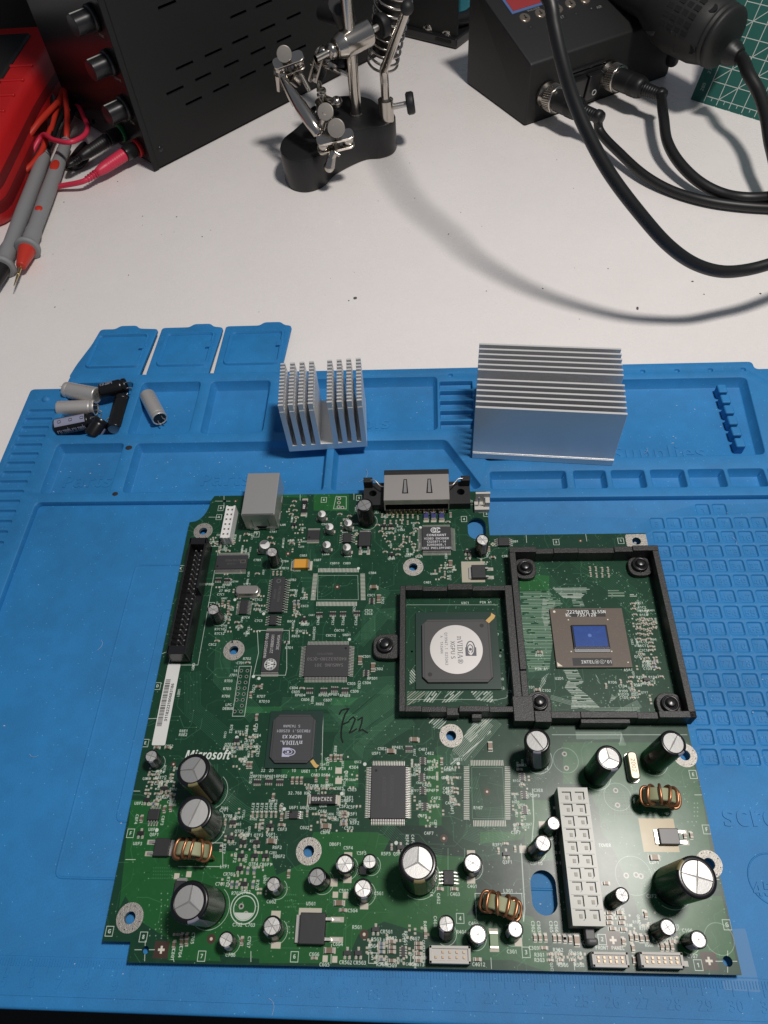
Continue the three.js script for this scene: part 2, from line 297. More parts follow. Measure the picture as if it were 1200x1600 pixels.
function chip(a, b, h, sides, nx, nz, len, draw, o = {}) {
  const s = span(a, b, h), g = planUV(rb(s.w, h - 0.15, s.d, Math.min(0.3, h * 0.25), 0, (h + 0.15) / 2, 0));
  const m = draw ? std(col(1, 1, 1), 0.55, 0, { map: printed(s.w, s.d, draw, o.base), bumpMap: o.flat ? null : grain, bumpScale: 0.00002 }) : M.chip;
  const c = put(mesh(o.name ?? 'chip', g, m, board), s.u, 0, -s.v);
  if (len) stuff(mesh('lead', legs(s.w, s.d, sides, nx, nz, len, h * 0.5, o.tw ?? 0.3), M.lead, c));
  if (o.dot) mesh('pin_mark', cyl(0.5, 0.5, 0.03, o.dot[0] * s.w, h, o.dot[1] * s.d, 14), M.blackGloss, c);
  if (len) {
    const P = len + 0.4;
    if (sides !== 'lr') for (let i = 0; i < nx; i++) for (const q of [-1, 1]) pad(s.u + ((i + 0.5) / nx - 0.5) * s.w * 0.96, s.v + q * (s.d / 2 + P * 0.6), (o.tw ?? 0.3) * 1.15, P * 0.8);
    if (sides !== 'tb') for (let i = 0; i < nz; i++) for (const q of [-1, 1]) pad(s.u + q * (s.w / 2 + P * 0.6), s.v + ((i + 0.5) / nz - 0.5) * s.d * 0.96, P * 0.8, (o.tw ?? 0.3) * 1.15);
  }
  return Object.assign(c, { box: s });
}
const ink = (x, t, px, py, size, c = '#9a9a98', font = 'sans-serif', bold = '') => { x.save(); x.translate(px, py); x.scale(size / 20, size / 20); x.fillStyle = c; x.font = `${bold} 20px ${font}`; x.textBaseline = 'middle'; x.textAlign = 'center'; x.fillText(t, 0, 0); x.restore(); };
const flip = (x, w, d, a) => { x.translate(w / 2, d / 2); x.rotate(a); };
function eyeMark(x, cx, cy, s, fg, bg) {                // spiral eye over a square block
  x.save(); x.translate(cx, cy); x.scale(s, s);
  x.fillStyle = fg; x.fillRect(-0.1, -0.62, 1.05, 1.24); x.fillStyle = bg; x.beginPath(); x.ellipse(0.08, 0.02, 0.78, 0.44, 0, 0, 7); x.fill();
  x.strokeStyle = fg; x.lineWidth = 0.13; x.beginPath(); x.ellipse(0.02, 0.02, 0.86, 0.46, 0, 0.15, 6.0); x.stroke();
  x.lineWidth = 0.11; x.beginPath(); x.ellipse(0.08, 0.06, 0.50, 0.30, 0, 0.3, 5.9); x.stroke();
  x.fillStyle = fg; x.beginPath(); x.arc(0.14, 0.04, 0.17, 0, 7); x.fill(); x.restore();
}
// small outline packages
chip([335, 889], [388, 867], 1.2, 'tb', 28, 0, 1.6, (x, w, d) => { flip(x, w, d, Math.PI); ink(x, 'ICS9LPRS0', -0.5, 0.9, 1.5, '#5a5a58'); ink(x, '2122AF', 0, -1, 1.3, '#5a5a58'); x.strokeStyle = '#66665f'; x.lineWidth = 0.25; x.strokeRect(-6.6, -0.6, 2.2, 1.6); }, { dot: [-0.42, 0.3] });
chip([420, 956], [446, 901], 2.2, 'lr', 0, 14, 1.7, (x, w, d) => { flip(x, w, d, Math.PI / 2); ink(x, 'PIC16LC63A', 0, -0.9, 1.5, '#5c5c5a'); ink(x, '0213HAT', 0, 1.1, 1.3, '#5c5c5a'); x.strokeStyle = '#666'; x.lineWidth = 0.3; x.beginPath(); x.arc(-6.8, 0, 0.9, 0, 7); x.stroke(); }, { tw: 0.45 });
chip([420, 976], [432.5, 960], 1.5, 'lr', 0, 4, 1.6, null, { tw: 0.45 });
chip([373, 959], [388, 937], 1.2, 'lr', 0, 10, 1.3, null);
chip([407, 1049], [442, 986], 1.2, 'tb', 16, 0, 1.4, (x, w, d) => {
  flip(x, w, d, -Math.PI / 2); ink(x, 'W49F020T-90B', 2.6, -2.9, 1.75, '#c6c6c2'); ink(x, '2218B8D01', 3.4, -0.3, 1.75, '#c6c6c2'); ink(x, '302AHSA', 4, 2.3, 1.75, '#c6c6c2');
  x.strokeStyle = '#c6c6c2'; x.lineWidth = 0.28; x.beginPath(); x.arc(-6.2, 0, 2.5, 0, 7); x.stroke(); for (const k of [0.8, 1.7]) { x.beginPath(); x.ellipse(-6.2, 0, k, 2.5, 0, 0, 7); x.stroke(); } for (const k of [-1.2, 0, 1.2]) { x.beginPath(); x.moveTo(-8.6, k); x.lineTo(-3.8, k); x.stroke(); } ink(x, 'W', -6.2, 0, 3.4, '#dcdcd8', 'sans-serif', 'bold');
});
chip([474, 1057], [546, 1007], 1.3, 'all', 30, 20, 1.7, (x, w, d) => { flip(x, w, d, Math.PI); ink(x, 'SAMSUNG 301', -1, -2.2, 1.9, '#77756f', 'monospace'); ink(x, 'K4D263238D-QC50', 0, 0.6, 1.9, '#77756f', 'monospace'); ink(x, 'NBAC07SFC', 1, 3.0, 1.3, '#5d5c58', 'monospace'); }, { tw: 0.32, dot: [0.42, -0.38], name: 'memory_chip' });
chip([578, 1279], [634, 1196], 1.3, 'all', 20, 30, 1.7, (x, w, d) => { x.globalAlpha = 0.35; flip(x, w, d, Math.PI / 2); ink(x, 'SAMSUNG 301', 0, -1.5, 1.9, '#5a5955'); ink(x, 'K4D263238D', 0, 1.5, 1.9, '#5a5955'); }, { tw: 0.32, dot: [-0.36, -0.4], name: 'memory_chip' });
chip([659.5, 859.5], [704, 822.5], 1.5, 'all', 25, 20, 1.6, (x, w, d) => {
  x.strokeStyle = '#cfd0d0'; x.lineWidth = 0.42; for (const [ox, r] of [[-0.6, 1.35], [-0.2, 0.85], [1.4, 1.35], [1.8, 0.85]]) { x.beginPath(); x.arc(w * 0.46 + ox, d * 0.15, r, 0.8, 5.5); x.stroke(); }
  ink(x, 'CONEXANT', w / 2, d * 0.36, 1.75, '#d5d5d5', 'sans-serif', 'bold'); ['VIDEO ENCODER', 'CX25871-14', 'E2950408.1', '0252 PHILIPPINES'].forEach((t, i) => ink(x, t, w / 2, d * (0.51 + 0.135 * i), 1.5, '#cfcfcf', 'monospace', 'bold'));
}, { tw: 0.26 });
chip([479, 842.5], [500, 828], 1.1, 'tb', 14, 0, 1.2, null, { dot: [-0.3, 0.3] });
chip([535.5, 847], [549, 832], 1.5, 'lr', 0, 4, 1.4, null, { tw: 0.42 });
chip([779, 852], [795, 839], 1.5, 'lr', 0, 4, 1.3, null, { tw: 0.42 });
chip([229, 1281], [250, 1264], 1.5, 'tb', 4, 0, 1.5, null, { tw: 0.45 });
chip([451, 1279], [466, 1266], 1.2, 'lr', 0, 4, 1.4, null, { tw: 0.4, dot: [-0.3, -0.3] });
chip([693, 1382.5], [709, 1359.5], 1.5, 'lr', 0, 4, 1.5, null, { tw: 0.42, dot: [-0.2, 0.25] });

// ---- ball-grid packages
function bga(a, b, ma, mb, h, draw, base) {
  const s = span(a, b, 0.9), m = span(ma, mb, 0.9 + h);
  const sub = put(mesh('chip_substrate', bx(s.w, 0.5, s.d, 0, 0.65, 0), std(col(0.008, 0.034, 0.024), 0.35), board), s.u, 0, -s.v);
  const balls = []; for (let i = 0; i < 26; i++) for (const q of [-1, 1]) { balls.push(cyl(0.3, 0.3, 0.4, (i / 25 - 0.5) * s.w * 0.9, 0, q * s.d * 0.45, 6), cyl(0.3, 0.3, 0.4, q * s.w * 0.45, 0, (i / 25 - 0.5) * s.d * 0.9, 6)); }
  stuff(mesh('solder_ball', mg(balls), M.lead, sub));
  const c = 2.4, w = m.w / 2, d = m.d / 2, oct = [[-w + c, -d], [w - c, -d], [w, -d + c], [w, d - c], [w - c, d], [-w + c, d], [-w, d - c], [-w, -d + c]];
  const g = planUV(extrude(oct, h, [], 0.25));
  put(mesh('chip_moulding', g, std(col(1, 1, 1), 0.5, 0, { map: printed(m.w, m.d, draw, base) }), sub), m.u - s.u, 0.9, -(m.v - s.v));
  return { sub, s, m };
}
const mc = bga([413, 1200], [505.5, 1111], [419.5, 1192], [494, 1116], 1.2, (x, w, d) => {
  x.strokeStyle = '#2a2a2c'; x.lineWidth = 0.25; x.strokeRect(0.9, 0.9, w - 1.8, d - 1.8); flip(x, w, d, Math.PI);
  x.save(); x.scale(1, -1); x.restore(); eyeMark(x, 1.0, -5.6, 2.9, '#b9bad2', '#3b3b3e'); ink(x, 'nVIDIA.', 0.4, -1.9, 2.3, '#c4c4cc', 'serif', 'bold'); ink(x, 'MCPX X3', 0.3, 0.6, 1.9, '#c4c4cc', 'sans-serif', 'bold'); ink(x, 'FBK335.1 02S0D1', 0, 2.9, 1.55, '#c4c4cc', 'monospace'); ink(x, 'S TAIWAN', 0.8, 4.9, 1.45, '#c4c4cc', 'monospace');
}, '#3b3b3e');
const nv = bga([650, 1077], [775, 956], [660, 1066], [765, 967], 1.4, (x, w, d) => { x.strokeStyle = '#2c2b2c'; x.lineWidth = 0.3; x.strokeRect(1, 1, w - 2, d - 2); x.fillStyle = '#151516'; x.beginPath(); x.arc(3.2, d - 3.4, 0.9, 0, 7); x.arc(w - 3.6, 3.2, 0.9, 0, 7); x.fill(); }, '#454344');
{ // round metal lid with its print, reading down the board
  const q = bd(713, 1014, 2.6), lid = planUV(cyl(11.2, 11.2, 0.25, 0, 0, 0, 64));
  const t = canvasTex(560, 560, (x, W) => {
    const k = W / 23.4; x.fillStyle = '#cfcbc8'; x.fillRect(0, 0, W, W); x.scale(k, k); flip(x, 23.4, 23.4, Math.PI / 2);
    eyeMark(x, -0.4, -6.4, 3.9, '#5c5b62', '#cfcbc8'); ink(x, 'nVIDIA®', 0.4, -1.7, 3.1, '#4c4b50', 'serif'); ink(x, 'XGPU S', 0.4, 1.5, 2.6, '#3c3b40'); ink(x, 'Q19947.1 0250A3', -0.2, 4.4, 1.75, '#56555a', 'monospace'); ink(x, 'A  TAIWAN', -2.2, 6.4, 1.6, '#56555a', 'monospace');
  });
  put(mesh('chip_lid', lid, std(col(1, 1, 1), 0.42, 0.35, { map: t }), nv.sub), q[0] - nv.s.u, 2.28, -(q[1] - nv.s.v));
  const arrow = (p, ux, uz, k, parent, s) => put(mesh('pin_arrow', extrude([[-0.9 * k, 0], [0.9 * k, 0], [0.9 * k, 3.2 * k], [1.6 * k, 4.4 * k], [-0.4 * k, 4.6 * k], [-0.9 * k, 3.4 * k]].map(([x, y]) => [ux * y - uz * x, ux * x + uz * y].map((q2, i) => (i ? q2 : q2))), 0.06), std(col(0.62, 0.40, 0.12), 0.5), parent), p[0] - s.u, 0.92, -(p[1] - s.v));
  arrow(bd(761, 972, 0.9), 0.72, 0.7, 1.05, nv.sub, nv.s); arrow(bd(487, 1188, 0.9), 0.62, -0.78, 0.8, mc.sub, mc.s);
}
{ // the processor
  const s = span([870, 1043], [971.5, 950], 1.2), c = put(mesh('processor', planUV(rb(s.w, 0.9, s.d, 0.12, 0, 0.75, 0)), std(col(1, 1, 1), 0.5, 0, { map: printed(s.w, s.d, (x, w, d) => {
    for (let i = 0; i < 900; i++) { x.fillStyle = `rgba(${rnd() > 0.5 ? '150,140,128' : '70,64,58'},0.12)`; x.fillRect(rnd() * w, rnd() * d, 0.7, 0.25); }
    x.fillStyle = '#121213'; x.fillRect(w * 0.24, d * 0.02, w * 0.52, d * 0.13); x.fillRect(w * 0.22, d * 0.845, w * 0.52, d * 0.13);
    ink(x, '7229A970 SL5SN', w * 0.5, d * 0.06, 2.0, '#e4e4de', 'monospace', 'bold'); ink(x, 'KC  733/128', w * 0.42, d * 0.115, 2.0, '#e4e4de', 'monospace', 'bold'); ink(x, 'INTEL', w * 0.42, d * 0.91, 1.9, '#d8d8d4', 'monospace', 'bold'); ink(x, "'01", w * 0.69, d * 0.91, 1.9, '#d8d8d4', 'monospace', 'bold'); for (const [q, t] of [[0.54, 'M'], [0.61, 'C']]) { ink(x, t, w * q, d * 0.91, 1.1, '#d8d8d4', 'sans-serif', 'bold'); x.strokeStyle = '#d8d8d4'; x.lineWidth = 0.14; x.beginPath(); x.arc(w * q, d * 0.91, 0.85, 0, 7); x.stroke(); }
    x.fillStyle = '#e2d9c2'; for (const [a, b, r] of [[0.06, 0.055, 0.55], [0.24, 0.2, 0.3], [0.78, 0.2, 0.3], [0.22, 0.74, 0.3], [0.76, 0.74, 0.3], [0.95, 0.92, 0.3]]) { x.beginPath(); x.arc(a * w, b * d, r, 0, 7); x.fill(); }
    x.beginPath(); x.moveTo(0.4, d - 0.5); x.lineTo(2.6, d - 0.5); x.lineTo(0.4, d - 2.4); x.fill();
  }, '#5c5046') }), board), s.u, 0, -s.v);
  const e = span([899.5, 1010.5], [945.5, 978], 2.2);
  put(mesh('die_seal', rb(e.w + 1.4, 0.5, e.d + 2.6, 0.25, 0, 0.2, 0.9), std(col(0.25, 0.25, 0.26), 0.3), c), e.u - s.u, 1.2, -(e.v - s.v));
  put(mesh('die_edge', rb(e.w + 1.5, 0.72, e.d + 1.5, 0.3, 0, 0.35, 0), M.blackGloss, c), e.u - s.u, 1.3, -(e.v - s.v));
  put(mesh('processor_die', planUV(rb(e.w, 0.3, e.d, 0.1, 0, 0.15, 0)), std(col(1, 1, 1), 0.3, 0, { map: printed(e.w, e.d, (x, w, d) => { for (let i = 0; i < 60; i++) { x.strokeStyle = `rgba(${rnd() > 0.5 ? '70,130,205' : '12,44,120'},0.09)`; x.lineWidth = 0.1 + rnd() * 0.3; x.beginPath(); const a = rnd() * w, b = rnd() * d; x.moveTo(a, b); x.quadraticCurveTo(w / 2, d / 2, a + (rnd() - 0.5) * 6, b + (rnd() - 0.5) * 5); x.stroke(); } x.fillStyle = 'rgba(150,165,230,0.5)'; x.beginPath(); x.arc(w * 0.48, d * 0.46, 0.8, 0, 7); x.fill(); }, '#12418c') }), c), e.u - s.u, 1.95, -(e.v - s.v));
}
// ---- regulators and other block parts
function regulator(a, b, h, tab, legAt, padBox, mt = M.chip) {         // tab: which side the metal tab shows; legAt: side of the two legs
  const s = span(a, b, h), c = put(mesh('regulator', rb(s.w, h - 0.2, s.d, 0.3, 0, h / 2 + 0.1, 0), mt, board), s.u, 0, -s.v);
  const dir = { l: [-1, 0], r: [1, 0], t: [0, -1], b: [0, 1] }, D = dir[tab], L = dir[legAt];
  mesh('tab', bx(D[0] ? s.w * 0.22 : s.w * 0.88, h * 0.35, D[0] ? s.d * 0.88 : s.d * 0.22, D[0] * (s.w / 2 + s.w * 0.08), h * 0.18, D[1] * (s.d / 2 + s.d * 0.08)), M.lead, c);
  for (const k of [-1, 1]) {
    const ln = h * 1.1, q = (L[0] ? s.d : s.w) * 0.32 * k;
    mesh('leg', mg([bx(L[0] ? ln * 0.5 : 0.9, 0.4, L[0] ? 0.9 : ln * 0.5, L[0] * (s.w / 2 + ln * 0.25) + (L[0] ? 0 : q), h * 0.45, L[1] * (s.d / 2 + ln * 0.25) + (L[0] ? q : 0)),
      bx(L[0] ? 0.4 : 0.9, h * 0.45, L[0] ? 0.9 : 0.4, L[0] * (s.w / 2 + ln * 0.5) + (L[0] ? 0 : q), h * 0.24, L[1] * (s.d / 2 + ln * 0.5) + (L[0] ? q : 0)),
      bx(L[0] ? ln * 0.7 : 1, 0.35, L[0] ? 1 : ln * 0.7, L[0] * (s.w / 2 + ln * 0.85) + (L[0] ? 0 : q), 0.18, L[1] * (s.d / 2 + ln * 0.85) + (L[0] ? q : 0))]), M.lead, c);
    pad(s.u + L[0] * (s.w / 2 + ln * 0.95) + (L[0] ? 0 : q), s.v - L[1] * (s.d / 2 + ln * 0.95) - (L[0] ? q : 0), L[0] ? ln * 1.2 : 1.6, L[0] ? 1.7 : ln * 1.2);
  }
  if (padBox) { const p = span(padBox[0], padBox[1], 0); pad(p.u, p.v, p.w, p.d, padBox[2] ?? '#c3bdae'); }
}
regulator([559.5, 852.5], [579.5, 830.5], 2.2, 't', 'b');
regulator([737.5, 902.5], [758, 882], 2.2, 'l', 'r', [[722, 910], [756, 877], '#b3ad9c']);
regulator([238, 1337.5], [267, 1309.5], 2.2, 'r', 'l');
regulator([466, 1475], [509, 1426], 3.6, 'l', 'r', [[463, 1474], [503, 1419]]);
regulator([1033, 1319], [1059, 1294], 2.2, 'l', 'r', [[1006, 1331], [1052, 1279], '#a8966a'], std(col(0.085, 0.08, 0.08), 0.4));
regulator([269, 1403], [290, 1376], 2.2, 't', 'b');
function block(name, a, b, h, m, endM, vertical, draw, base) {
  const s = span(a, b, h), c = put(mesh(name, planUV(rb(s.w, h - 0.05, s.d, 0.25, 0, h / 2 + 0.05, 0)), draw ? std(col(1, 1, 1), 0.4, 0, { map: printed(s.w, s.d, draw, base) }) : m, board), s.u, 0, -s.v);
  if (endM) for (const k of [-1, 1]) mesh('end_cap', vertical ? bx(s.w * 0.9, h * 0.8, 0.9, 0, h * 0.42, k * (s.d / 2 + 0.2)) : bx(0.9, h * 0.8, s.d * 0.9, k * (s.w / 2 + 0.2), h * 0.42, 0), endM, c);
  if (endM) for (const k of [-1, 1]) pad(s.u + (vertical ? 0 : k * (s.w / 2 + 0.7)), s.v + (vertical ? k * (s.d / 2 + 0.7) : 0), vertical ? s.w * 1.05 : 2, vertical ? 2 : s.d * 1.05);
  return c;
}
block('crystal', [485, 1256], [525, 1241], 2, M.blackGloss, M.lead, false, (x, w, d) => { flip(x, w, d, Math.PI); ink(x, '32K246B', 0.5, 0, 1.9, '#c9c9c6', 'monospace', 'bold'); }, '#1b1b1c');
block('tantalum_capacitor', [458.5, 887], [482, 873], 2.4, null, M.lead, false, (x, w, d) => { x.fillStyle = '#a8741c'; x.fillRect(w - 1, 0, 1, d); }, '#d79a3a');
block('power_resistor', [470, 801], [480.5, 782], 0.7, null, M.lead, true, (x, w, d) => { flip(x, w, d, Math.PI / 2); ink(x, '2R0', 0, 0, 1.6, '#e4e4e0', 'sans-serif', 'bold'); }, '#1d1d1e');
block('fuse', [765.5, 1478], [778.5, 1459], 1, std(col(0.12, 0.22, 0.09), 0.35), std(col(0.6, 0.58, 0.5), 0.35, 0.7), true);
for (const [x, y] of [[665.7, 804], [677.5, 804], [690, 804], [665.5, 791.5], [677.5, 791], [690, 790.5]]) { const c = block('inductor', [x - 4, y + 4.6], [x + 4, y - 3.4], 1.6, std(col(0.035, 0.04, 0.16), 0.45), M.lead, true); }
function canned(a, b, h, along, txt) {                    // crystal in a rounded metal can
  const s = span(a, b, h), r = Math.min(s.w, s.d) / 2 - 0.3, L = Math.max(s.w, s.d) / 2 - 0.3;
  const o = soften(rect(-L, -r, L, r), r * 1.6, 5);
  const g = extrude(o.map((p) => (along === 'u' ? p : [p[1], p[0]])), h, [], 0.45), base = extrude(soften(rect(-L - 0.35, -r - 0.35, L + 0.35, r + 0.35), r * 1.7, 5).map((p) => (along === 'u' ? p : [p[1], p[0]])), 0.5);
  const c = put(mesh('crystal_can', g, std(along === 'u' ? col(0.50, 0.46, 0.42) : col(0.27, 0.23, 0.18), 0.35, 0.8), board), s.u, 0.3, -s.v);
  mesh('can_flange', base, M.lead, c);
  if (txt) mesh('can_print', new THREE.PlaneGeometry(r * 1.5, L * 1.5).rotateX(-Math.PI / 2).translate(0, h + 0.02, 0), std(col(1, 1, 1), 0.35, 0.7, { map: printed(r * 1.5, L * 1.5, (x, w, d) => { flip(x, w, d, Math.PI / 2); ink(x, txt, 0, 0, 2.2, '#4a443e', 'monospace', 'bold'); }, '#8a7f70') }), c);
}
canned([366, 929], [406, 913.5], 3.4, 'u'); canned([985, 1219], [995, 1173], 4.2, 'v', '2002');

// ---- electrolytic capacitors: foot and top as surveyed, diameter, height, facets on the lid, direction of the stripe
M.groove = std(col(0.26, 0.255, 0.25), 0.55, 0.5);
function capacitor(fx, fy, tx, ty, D, H, o = {}) {
  const f = bv(fx, fy, 0), t = bv(tx, ty, H), R = D / 2, ax = t.clone().sub(f).normalize();
  const big = D > 8, e = big ? 0.9 : 0.55;
  const prof = o.can ? [[0, 0.8], [R * 0.96, 0.8], [R * 0.99, 1.2], [R * 0.9, 1.6], [R * 0.99, 2.0], [R, H - 0.5], [R * 0.93, H - 0.08], [R * 0.85, H], [0, H]]
    : [[0, 0.25], [R * 0.88, 0.25], [R * 0.98, 0.7], [R, 1.3], [R * (big ? 0.94 : 0.92), 2.0], [R * (big ? 0.94 : 0.92), 2.5], [R, 3.1], [R, H - e], [R * 0.985, H - e * 0.4], [R * 0.93, H - 0.05], [R * (big ? 0.8 : 0.84), H], [R * (big ? 0.77 : 0.8), H - 0.12], [R * (big ? 0.76 : 0.79), H - 0.5]];
  const c = mesh('capacitor', lathe(prof, big ? 40 : 26), o.can ? M.aluDull : M.sleeve, board);
  put(c, f.x, f.y, f.z); c.quaternion.setFromUnitVectors(V(0, 1, 0), ax);
  if (o.can) {
    mesh('base', bx(D * 1.03, 0.9, D * 1.03, 0, 0.45, 0), M.blackPlastic, c);
    mesh('polarity_mark', new THREE.CircleGeometry(R * 0.84, 24, o.turn ?? 2.2, Math.PI * 0.75).rotateX(-Math.PI / 2).translate(0, H + 0.02, 0), std(col(0.1, 0.1, 0.1), 0.5), c);
    pad(f.x + R * 0.9, -f.z, 2, 1.6); pad(f.x - R * 0.9, -f.z, 2, 1.6);
    return c;
  }
  const n = o.sectors ?? 3, rl = R * (big ? 0.77 : 0.8), lid = [], a0 = o.lid ?? rnd() * 6;
  for (let k = 0; k < n; k++) {                           // the scored lid: flat facets that lean a little, with a groove between
    const a = a0 + k * 2 * Math.PI / n + 0.026, b = a0 + (k + 1) * 2 * Math.PI / n - 0.035, m = 14, pos = [];
    const tilt = (k % 2 ? 1 : -1) * 0.018 * (1 + rnd()), mid = (a + b) / 2, up = (x, z) => H - 0.34 + (x * Math.cos(mid) + z * Math.sin(mid)) * (tilt - (big ? 0.02 : 0.01)) + (big ? 0.12 : 0.05);
    for (let i = 0; i < m; i++) { const p = a + (b - a) * i / m, q = a + (b - a) * (i + 1) / m; const P = [[Math.cos(mid) * 0.06 * R, Math.sin(mid) * 0.06 * R], [Math.cos(q) * rl, Math.sin(q) * rl], [Math.cos(p) * rl, Math.sin(p) * rl]]; for (const [x, z] of P) pos.push(x, up(x, z), z); }
    const g = new THREE.BufferGeometry(); g.setAttribute('position', new THREE.Float32BufferAttribute(pos, 3)); g.computeVertexNormals(); g.setAttribute('uv', new THREE.Float32BufferAttribute(pos.flatMap((v, i) => (i % 3 === 0 ? [v, pos[i + 2]] : [])), 2)); lid.push(g);
  }
  mesh('lid', mg(lid), M.alu, c);
  mesh('lid_groove', cyl(rl * 1.0, rl * 1.0, 0.05, 0, H - 0.55, 0, 28), M.groove, c);
  const sa = o.stripe ?? 2.6, wdt = o.sw ?? 0.62;
  mesh('stripe', lathe([[R + 0.03, 3.2], [R + 0.035, H - e], [R * 0.985 + 0.035, H - e * 0.4], [R * 0.93 + 0.03, H - 0.02], [R * 0.85, H + 0.03]], 12, sa - wdt / 2, wdt), o.gold ? M.gold : M.stripe, c);
  prints.push((x) => { x.strokeStyle = '#cfd6cc'; x.lineWidth = 1.6; x.beginPath(); x.arc(f.x * S, (VMAX + f.z) * S, (R + 0.8) * S, -0.9, 2.2); x.stroke(); });
  return c;
}
// large ones (the lid's stripe is where the sleeve turns pale)
capacitor(328, 1236, 301, 1202, 12.4, 22, { sectors: 3, lid: 1.0, stripe: 0.2, gold: true });
capacitor(324, 1290, 303.7, 1270, 12.4, 22, { sectors: 2, lid: 1.9, stripe: 0.3, gold: true });
capacitor(327, 1417, 295, 1409, 13, 23, { sectors: 3, lid: 0.6, stripe: 0.4 });
capacitor(655, 1370, 652.5, 1347, 13, 22, { sectors: 3, lid: -1.5, stripe: 0.1, gold: true });
capacitor(1048, 1385, 1090, 1370, 13, 24, { sectors: 4, lid: 0.25, stripe: -2.2, gold: true });
capacitor(840, 1186, 839, 1157, 9.6, 20, { sectors: 2, lid: 1, stripe: -0.1 });
capacitor(931, 1211, 952, 1184, 9.6, 20, { sectors: 3, lid: 0.4, stripe: 0.3 });
capacitor(1020, 1189, 1053, 1160, 9.6, 20, { sectors: 2, lid: 2.2, stripe: 0.5 });
// small ones
const sm = [[245, 1192, 236, 1181, 5.2, 9], [434, 1389, 427, 1381.5, 5.2, 9], [431, 1455, 425, 1446.5, 6.6, 9], [360, 1474, 353, 1468, 5.2, 9], [504, 1378, 495, 1370, 6.6, 9.5], [542, 1356, 539, 1349.5, 6.6, 9.5], [580, 1352, 577.5, 1346, 5.2, 9],
  [569, 1396, 567, 1388, 6.6, 9.5], [736.5, 1356, 739, 1348, 6.6, 9], [697, 1459, 697.5, 1443, 5.6, 12], [742.5, 1465, 747, 1459.5, 6.2, 9], [800, 1460, 805.5, 1451.5, 5.4, 9], [836, 1331, 849, 1317, 6, 12], [856, 1297, 865.5, 1286, 5, 10], [956, 1408, 972.5, 1398, 5, 11],
  [1027, 1456, 1044, 1448.5, 5.4, 11], [1076, 1472, 1092, 1468, 5.4, 11], [751.5, 862, 754, 843, 6, 11.5], [574, 815, 569, 788.5, 8, 13], [430, 880, 425, 862, 5.4, 11.5], [342, 967, 333, 952, 5.4, 11.5]];
sm.forEach(([a, b, c, d, D, H], i) => capacitor(a, b, c, d, D, H, { sectors: 4 + (i % 3), stripe: [0.2, 0.4, 5.6, 0.3, -1.2, -1.3, -0.8][i % 7], sw: 0.7 }));
for (const [x, y] of [[503, 811], [515, 831], [544, 825], [510.5, 859], [542, 863]]) capacitor(x, y, x, y - 8.5, 4, 5.2, { can: true });
capacitor(412.5, 860, 414, 850, 5.2, 5.6, { can: true, turn: 1 });
// pale pads beside the surface capacitors along the front
for (const [x, y, w, d] of [[544, 1337, 3, 2.4], [543, 1374, 3, 2.4], [567, 1360, 2.4, 2.6], [569, 1416, 3, 2], [431, 1429, 3.4, 2.4], [431, 1477, 3.4, 2], [736, 1333, 3, 2], [736, 1375, 3, 2.4], [810, 1472, 2.6, 2.6], [848, 1289, 2.8, 2.6], [817, 1327, 2.6, 2.6], [522, 1379, 2.6, 2.6], [529, 1204, 2.6, 2.4], [529, 1220, 2.6, 2.4], [524, 1398, 2, 2], [540, 1399, 2, 2], [508, 1498, 1.8, 2], [523, 1499, 1.8, 2], [276, 1369, 2, 2], [295, 1366, 2, 2]]) { const q = bd(x, y); pad(q[0], q[1], w, d, '#c9c2b2'); }
// ---- little surface parts: c/s ceramic capacitors, C large ceramic, r/b resistors, a resistor array, t three-legged transistor ('v' turns one)
const smdGeo = {};
function smdShape(k) {
  const END = [0.40, 0.38, 0.35], TAN = [0.185, 0.125, 0.08], TAN2 = [0.25, 0.19, 0.13], BLK = [0.02, 0.02, 0.022], BLU = [0.10, 0.14, 0.19];
  const two = (L, w, h, e, c) => mg([paint(bx(L - 2 * e, h, w, 0, h / 2, 0), c), paint(bx(e, h + 0.04, w + 0.04, -(L - e) / 2, h / 2, 0), END), paint(bx(e, h + 0.04, w + 0.04, (L - e) / 2, h / 2, 0), END)]);
  if (k === 'c') return two(1.9, 1.0, 0.85, 0.42, TAN);
  if (k === 's') return two(1.35, 0.75, 0.55, 0.36, TAN2);
  if (k === 'C') return two(3.1, 1.65, 1.2, 0.5, TAN);
  if (k === 'r') return two(1.5, 0.85, 0.5, 0.36, BLK);
  if (k === 'b') return two(1.6, 0.95, 0.5, 0.38, BLU);
  if (k === 'a') { const g = [paint(bx(3, 0.55, 1.25, 0, 0.35, 0), BLK)]; for (let i = 0; i < 4; i++) for (const s of [-1, 1]) g.push(paint(bx(0.42, 0.5, 0.45, -1.13 + i * 0.75, 0.26, s * 0.78), END)); return mg(g); }
  const g = [paint(bx(2.4, 0.9, 1.3, 0, 0.6, 0), BLK)]; for (const [x, s] of [[-0.8, 1], [0.8, 1], [0, -1]]) g.push(paint(bx(0.5, 0.3, 0.95, x, 0.15, s * 1.0), END)); return mg(g);
}
const SMD_NAME = { c: 'ceramic_capacitor', s: 'ceramic_capacitor', C: 'ceramic_capacitor', r: 'resistor', b: 'resistor', a: 'resistor_array', t: 'transistor' };
